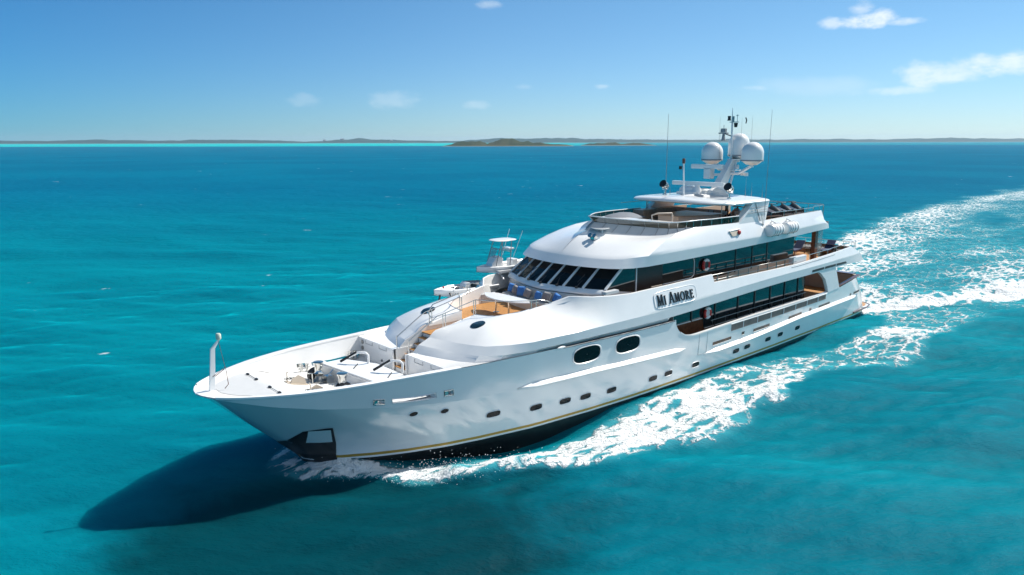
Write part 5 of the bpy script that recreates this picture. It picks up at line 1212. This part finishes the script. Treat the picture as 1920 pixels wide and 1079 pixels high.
col = mixc(bandf, col, WATER_E)
lat = mth('ADD', mth('MULTIPLY', mth('SUBTRACT', sp.outputs['X'], 58.7), -.7483), mth('MULTIPLY', mth('SUBTRACT', sp.outputs['Y'], 27.7), .6634))
bow_shade_d = mth('SQRT', mth('ADD', mth('POWER', mth('DIVIDE', mth('SUBTRACT', sp.outputs['X'], 48.5), 9.2), 2.0), mth('POWER', mth('DIVIDE', mth('SUBTRACT', sp.outputs['Y'], 7.2), 7.4), 2.0)))  # soft shade off the port bow, painted into the water colour
bow_shade = mth('SUBTRACT', 1.0, sstep(mth('ADD', bow_shade_d, mth('MULTIPLY', mth('SUBTRACT', noise(.2, 6, .62, .8, None, .6, (1,.5,1)), .5), 1.1)), .62, 1.22))
col = mixc(mth('MULTIPLY', bow_shade, .86), col, (.0,.026,.036))
# foam lace
at_ = nn('ShaderNodeAttribute', attribute_name='foam'); dn = at_.outputs['Fac']
nA = noise(.42, 8, .62, .8, None, .12, (.7,1,1)); nC = noise(4.5, 5, .6, .6)
wv = nn('ShaderNodeTexNoise'); lk(pos, wv.inputs['Vector']); wv.inputs['Scale'].default_value = 1.1; wv.inputs['Detail'].default_value = 5; wv.inputs['Roughness'].default_value = .62
def vadd(v, o, k):
    a_ = nn('ShaderNodeVectorMath', operation='SUBTRACT'); lk(o, a_.inputs[0]); a_.inputs[1].default_value = (.5,.5,.5)
    b_ = nn('ShaderNodeVectorMath', operation='SCALE'); lk(a_.outputs[0], b_.inputs[0]); b_.inputs['Scale'].default_value = k
    c_ = nn('ShaderNodeVectorMath', operation='ADD'); lk(v, c_.inputs[0]); lk(b_.outputs[0], c_.inputs[1]); return c_.outputs[0]
wpos = vadd(pos, wv.outputs['Color'], .95)
def cells(scale, stretch, rot):
    mp = nn('ShaderNodeMapping'); lk(wpos, mp.inputs['Vector']); mp.inputs['Scale'].default_value = stretch; mp.inputs['Rotation'].default_value = (0,0,rot)
    v = nn('ShaderNodeTexVoronoi', feature='DISTANCE_TO_EDGE'); v.voronoi_dimensions = '2D'; lk(mp.outputs[0], v.inputs['Vector']); v.inputs['Scale'].default_value = scale
    return v.outputs['Distance']
e1, e2 = cells(1.25, (.45,1,1), .1), cells(3.6, (.5,1,1), -.1)
w_ = mth('MULTIPLY', dn, mth('ADD', .22, mth('MULTIPLY', nA, 1.55)))
def lacef(e, k, b_):
    th = mth('ADD', mth('MULTIPLY', w_, k), b_); n = nn('ShaderNodeMapRange', interpolation_type='SMOOTHSTEP')
    lk(e, n.inputs[0]); lk(mth('SUBTRACT', th, .15), n.inputs[1]); lk(mth('ADD', th, .06), n.inputs[2]); n.inputs[3].default_value = 1; n.inputs[4].default_value = 0; return n.outputs[0]
f1, f2 = lacef(e1, .60, -.17), lacef(e2, .72, -.12)
grain = sstep(mth('ADD', nC, mth('MULTIPLY', w_, .55)), .52, .78)
foam = mth('MULTIPLY', mth('MULTIPLY', f1, f2), mth('MULTIPLY', grain, sstep(dn, .02, .16)))
thin = mth('MULTIPLY', sstep(w_, .1, .7), sstep(dn, .02, .3))
# scattered whitecaps far off
wc = noise(.42, 5, .62, .4, None, 2.42, (.4,1,1)); wc2 = noise(.05, 3, .5)
caps = mth('MULTIPLY', sstep(mth('ADD', wc, mth('MULTIPLY', mth('SUBTRACT', wc2, .5), .3)), .72, .77), sstep(off, 15.0, 70.0))
foam_all = mth('MAXIMUM', foam, mth('MULTIPLY', caps, .8))
col = mixc(mth('MULTIPLY', thin, .55), col, (.06,.31,.37))
# ripples
r1 = noise(.9, 5, .62, .25, None, .85, (1,.36,1)); r2 = noise(3.6, 5, .62, .2, None, .7, (1,.45,1)); r3 = noise(.2, 4, .55, .1, None, 1.0, (1,.35,1))
near_f = mth('SUBTRACT', 1.0, sstep(off, 60.0, 500.0))
hgt = mth('ADD', mth('ADD', mth('MULTIPLY', r1, mth('ADD', .15, mth('MULTIPLY', sstep(off, 20.0, 160.0), .42))), mth('MULTIPLY', r2, .08)), mth('MULTIPLY', r3, mth('ADD', .20, mth('MULTIPLY', sstep(off, 30.0, 250.0), .9))))
hgt = mth('ADD', hgt, mth('MULTIPLY', foam, mth('ADD', mth('MULTIPLY', nC, .2), .015)))
bmp = nn('ShaderNodeBump'); bmp.inputs['Strength'].default_value = 1.0; bmp.inputs['Distance'].default_value = 1.0; lk(hgt, bmp.inputs['Height'])
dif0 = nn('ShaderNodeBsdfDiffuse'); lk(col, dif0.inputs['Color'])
bmp2 = nn('ShaderNodeBump'); bmp2.inputs['Strength'].default_value = 1.0; bmp2.inputs['Distance'].default_value = 1.5; lk(hgt, bmp2.inputs['Height']); lk(bmp2.outputs[0], dif0.inputs['Normal'])
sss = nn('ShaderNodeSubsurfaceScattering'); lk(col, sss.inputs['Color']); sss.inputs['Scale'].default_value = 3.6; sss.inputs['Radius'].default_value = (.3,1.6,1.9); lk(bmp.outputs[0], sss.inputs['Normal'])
dif = nn('ShaderNodeMixShader'); dif.inputs[0].default_value = .62; lk(dif0.outputs[0], dif.inputs[1]); lk(sss.outputs[0], dif.inputs[2])
glo = nn('ShaderNodeBsdfGlossy'); glo.inputs['Roughness'].default_value = .55; lk(bmp.outputs[0], glo.inputs['Normal'])
fre = nn('ShaderNodeFresnel'); fre.inputs['IOR'].default_value = 1.33; lk(bmp.outputs[0], fre.inputs['Normal'])
fac = mth('MINIMUM', mth('MULTIPLY', fre.outputs[0], .3), .004)
ms = nn('ShaderNodeMixShader'); lk(fac, ms.inputs[0]); lk(dif.outputs[0], ms.inputs[1]); lk(glo.outputs[0], ms.inputs[2])
fd_ = nn('ShaderNodeBsdfDiffuse'); fd_.inputs['Color'].default_value = (.78,.81,.82,1); bmp3 = nn('ShaderNodeBump'); bmp3.inputs['Distance'].default_value = 1.3; lk(hgt, bmp3.inputs['Height']); lk(bmp3.outputs[0], fd_.inputs['Normal'])
ms2 = nn('ShaderNodeMixShader'); lk(foam_all, ms2.inputs[0]); lk(ms.outputs[0], ms2.inputs[1]); lk(fd_.outputs[0], ms2.inputs[2])
om = nn('ShaderNodeOutputMaterial'); lk(ms2.outputs[0], om.inputs['Surface'])
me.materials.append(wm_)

# spray thrown up at the bow and along the crest of the wash
mb = MB(); OCT = [(1,0,0),(-1,0,0),(0,1,0),(0,-1,0),(0,0,1),(0,0,-1)]; OF = [(0,2,4),(2,1,4),(1,3,4),(3,0,4),(2,0,5),(1,2,5),(3,1,5),(0,3,5)]
def drop(x, y, z, r): mb.add([(x+a*r*random.uniform(.6,1.5), y+b*r*random.uniform(.6,1.5), z+c_*r*random.uniform(.6,1.4)) for a,b,c_ in OCT], OF)
for k in range(1600):
    x = random.triangular(35.5, 47.0, 43.0); yo = float(np.interp(x, [34,36.9,38.4,41.2,43.7,44.6,45.8,46.8,47.8], [9.6,9.0,8.2,6.0,4.7,3.2,2.2,1.3,.3]))
    hyy = float(np.interp(x, [36,39,41,43,44.5,45.4,45.9], [4.0,3.3,2.75,1.9,1.2,.6,0]))
    t = .5+.55*random.betavariate(2.0,1.8); y = hyy+.2+(yo-hyy)*t+random.gauss(0,.2); hmax = .75*math.exp(-((t-.6)/.4)**2)*(1 if x < 44.5 else .8)
    drop(x, y*(1 if random.random() < .8 else -1), random.random()**2.6*hmax+.05, random.uniform(.006,.022))
sm = mat('spray_white', (.86,.88,.88), .5)
sp_o = mb.build('spray', sm, fixn=False); tag(sp_o, kind='stuff')

# ================================================================== FAR SHORE
def land(name, pts_px, y_base, dist, depth, seed, mats, z0=-1.0, cols=None, rough=1.0):
    """ridge whose skyline follows heights in metres (lateral position given in metres across the view)"""
    fw = Vector((-.6634,-.7483,0)); rt = Vector((-.7483,.6634,0)); o = Vector((CAM.x,CAM.y,0))
    n = len(pts_px)*1; lat0, lat1 = pts_px[0][0], pts_px[-1][0]; N = max(60, int((lat1-lat0)/cols)); rows = []
    L = np.linspace(lat0, lat1, N); H = np.interp(L, [p[0] for p in pts_px], [p[1] for p in pts_px])
    H = H*(1+rough*.35*(fbm(L, L*0+seed*13.0, cols*9, seed, 5)-.5)*2)
    prof_ = [(-.06,-.02),(0,.04),(.12,.35),(.3,.78),(.5,1.0),(.75,.8),(1.0,0.0)]
    rows = []
    for a, h in prof_:
        jit = 1+.3*(fbm(L, L*0+a*900+seed, cols*5, seed+3, 4)-.5)*2*(0 < a < 1)
        rows.append([tuple(o+fw*(dist+depth*a)+rt*l+Vector((0,0,z0+max(0,hh*h*jj)))) for l, hh, jj in zip(L,H,jit)])
    mb = MB(); mb.grid(rows); ob = mb.build(name, mats, smooth=60); tag(ob, kind='structure'); return ob
def land_mat(name, green, dry, sand):
    m = bpy.data.materials.new(name); m.use_nodes = True; t = m.node_tree; b = t.nodes['Principled BSDF']; b.inputs['Roughness'].default_value = .9; b.inputs['Specular IOR Level'].default_value = .1
    g = t.nodes.new('ShaderNodeNewGeometry'); s = t.nodes.new('ShaderNodeSeparateXYZ'); t.links.new(g.outputs['Position'], s.inputs[0])
    n = t.nodes.new('ShaderNodeTexNoise'); n.inputs['Scale'].default_value = .012; n.inputs['Detail'].default_value = 8; n.inputs['Roughness'].default_value = .65; t.links.new(g.outputs['Position'], n.inputs['Vector'])
    r = t.nodes.new('ShaderNodeMapRange'); r.inputs[1].default_value = .4; r.inputs[2].default_value = .62; t.links.new(n.outputs['Fac'], r.inputs[0])
    c1 = t.nodes.new('ShaderNodeMix'); c1.data_type = 'RGBA'; c1.inputs['A'].default_value = (*green,1); c1.inputs['B'].default_value = (*dry,1); t.links.new(r.outputs[0], c1.inputs['Factor'])
    z = t.nodes.new('ShaderNodeMapRange'); z.inputs[1].default_value = .4; z.inputs[2].default_value = 1.6; z.inputs[3].default_value = 1; z.inputs[4].default_value = 0; t.links.new(s.outputs['Z'], z.inputs[0])
    c2 = t.nodes.new('ShaderNodeMix'); c2.data_type = 'RGBA'; c2.inputs['B'].default_value = (*sand,1); t.links.new(z.outputs[0], c2.inputs['Factor']); t.links.new(c1.outputs['Result'], c2.inputs['A']); t.links.new(c2.outputs['Result'], b.inputs['Base Color'])
    return m
green = land_mat('scrub_hill', (.004,.036,.03), (.018,.05,.04), (.22,.24,.22))
darkg = land_mat('mangrove_islet', (.018,.035,.012), (.05,.055,.022), (.22,.19,.13))
# lateral metres at 6100 m: (px-960)*4.44 ; heights 4.44 m per px
S6 = 6100/1374.56*1.02
sky_px = [(-260,5),(-100,6),(0,5.5),(60,5),(130,6),(200,6),(260,5),(340,6.2),(430,6),(520,4.2),(560,2.6),(600,4),(640,7),(665,8),(700,6.2),(760,5),(820,4),(850,3.6),(900,6),(960,8),(1010,9),(1060,8),(1100,7),(1180,6.5),(1260,5.5),(1300,5.2),(1390,5.8),(1480,5.0),(1600,5.4),(1700,5.6),(1800,6.8),(1860,6),(1920,5.6),(2050,5),(2250,4)]
land('far_hills', [((x-960)*S6, (h-.4)*S6*1.15) for x, h in sky_px], 0, 6050, 900, 4, green, cols=22, rough=.5)
S2 = 2070/1374.56*1.02
isl = [(832,.0),(850,2.5),(862,5.5),(880,6.5),(905,7),(915,4),(925,6),(945,8.5),(965,8),(985,6.5),(1000,4),(1015,4.5),(1030,2.6),(1060,2.2),(1075,0)]
land('islet', [((x-960)*S2, h*S2*1.4) for x, h in isl], 0, 2030, 130, 9, darkg, cols=3, rough=.7, z0=-.4)
isl2 = [(1085,0),(1100,1.6),(1120,2.4),(1150,2.6),(1160,1.4),(1180,2.2),(1200,2.0),(1225,0)]
land('islet', [((x-960)*S2*1.1, h*S2*2.3) for x, h in isl2], 0, 2250, 110, 15, darkg, cols=3, rough=.7, z0=-.4)
for k, (px_, up, w, lab) in enumerate([(657,8.0,16,'pale house on the highest rise of the far shore'),(625,5.5,12,'small white house on the far shore slope left of the highest rise'),(745,5,12,'small pale house on the far shore left of the dark islet')]):
    fw = Vector((-.6634,-.7483,0)); rt = Vector((-.7483,.6634,0)); p = Vector((CAM.x,CAM.y,0))+fw*6350+rt*((px_-960)*S6*1.05); z = up*S6*.78
    t = empty('house', lab, 'house', loc=tuple(p+Vector((0,0,z))))
    mb = MB(); mb.bx(-w*.6,w*.6,-w,w,-6,7); mb.build('wall', 'cream', t); mb = MB(); mb.prism([(-w*.75,-w*1.1,7),(w*.75,-w*1.1,7),(0,-w*1.1,12)], (0,w*2.2,0)); mb.build('roof', 'lgrey', t)

# ================================================================== SEA AIR
mb = MB(); mb.bx(-9500, 400, -9500, 400, -3.0, 70.0)
hz = bpy.data.materials.new('sea_air'); hz.use_nodes = True; ht_ = hz.node_tree; ht_.nodes.clear()
pv = ht_.nodes.new('ShaderNodeVolumePrincipled'); pv.inputs['Color'].default_value = (.58,.80,1.0,1); pv.inputs['Density'].default_value = HAZE; pv.inputs['Anisotropy'].default_value = .2
ho = ht_.nodes.new('ShaderNodeOutputMaterial'); ht_.links.new(pv.outputs[0], ho.inputs['Volume'])
haze = mb.build('haze', hz); tag(haze, kind='stuff')
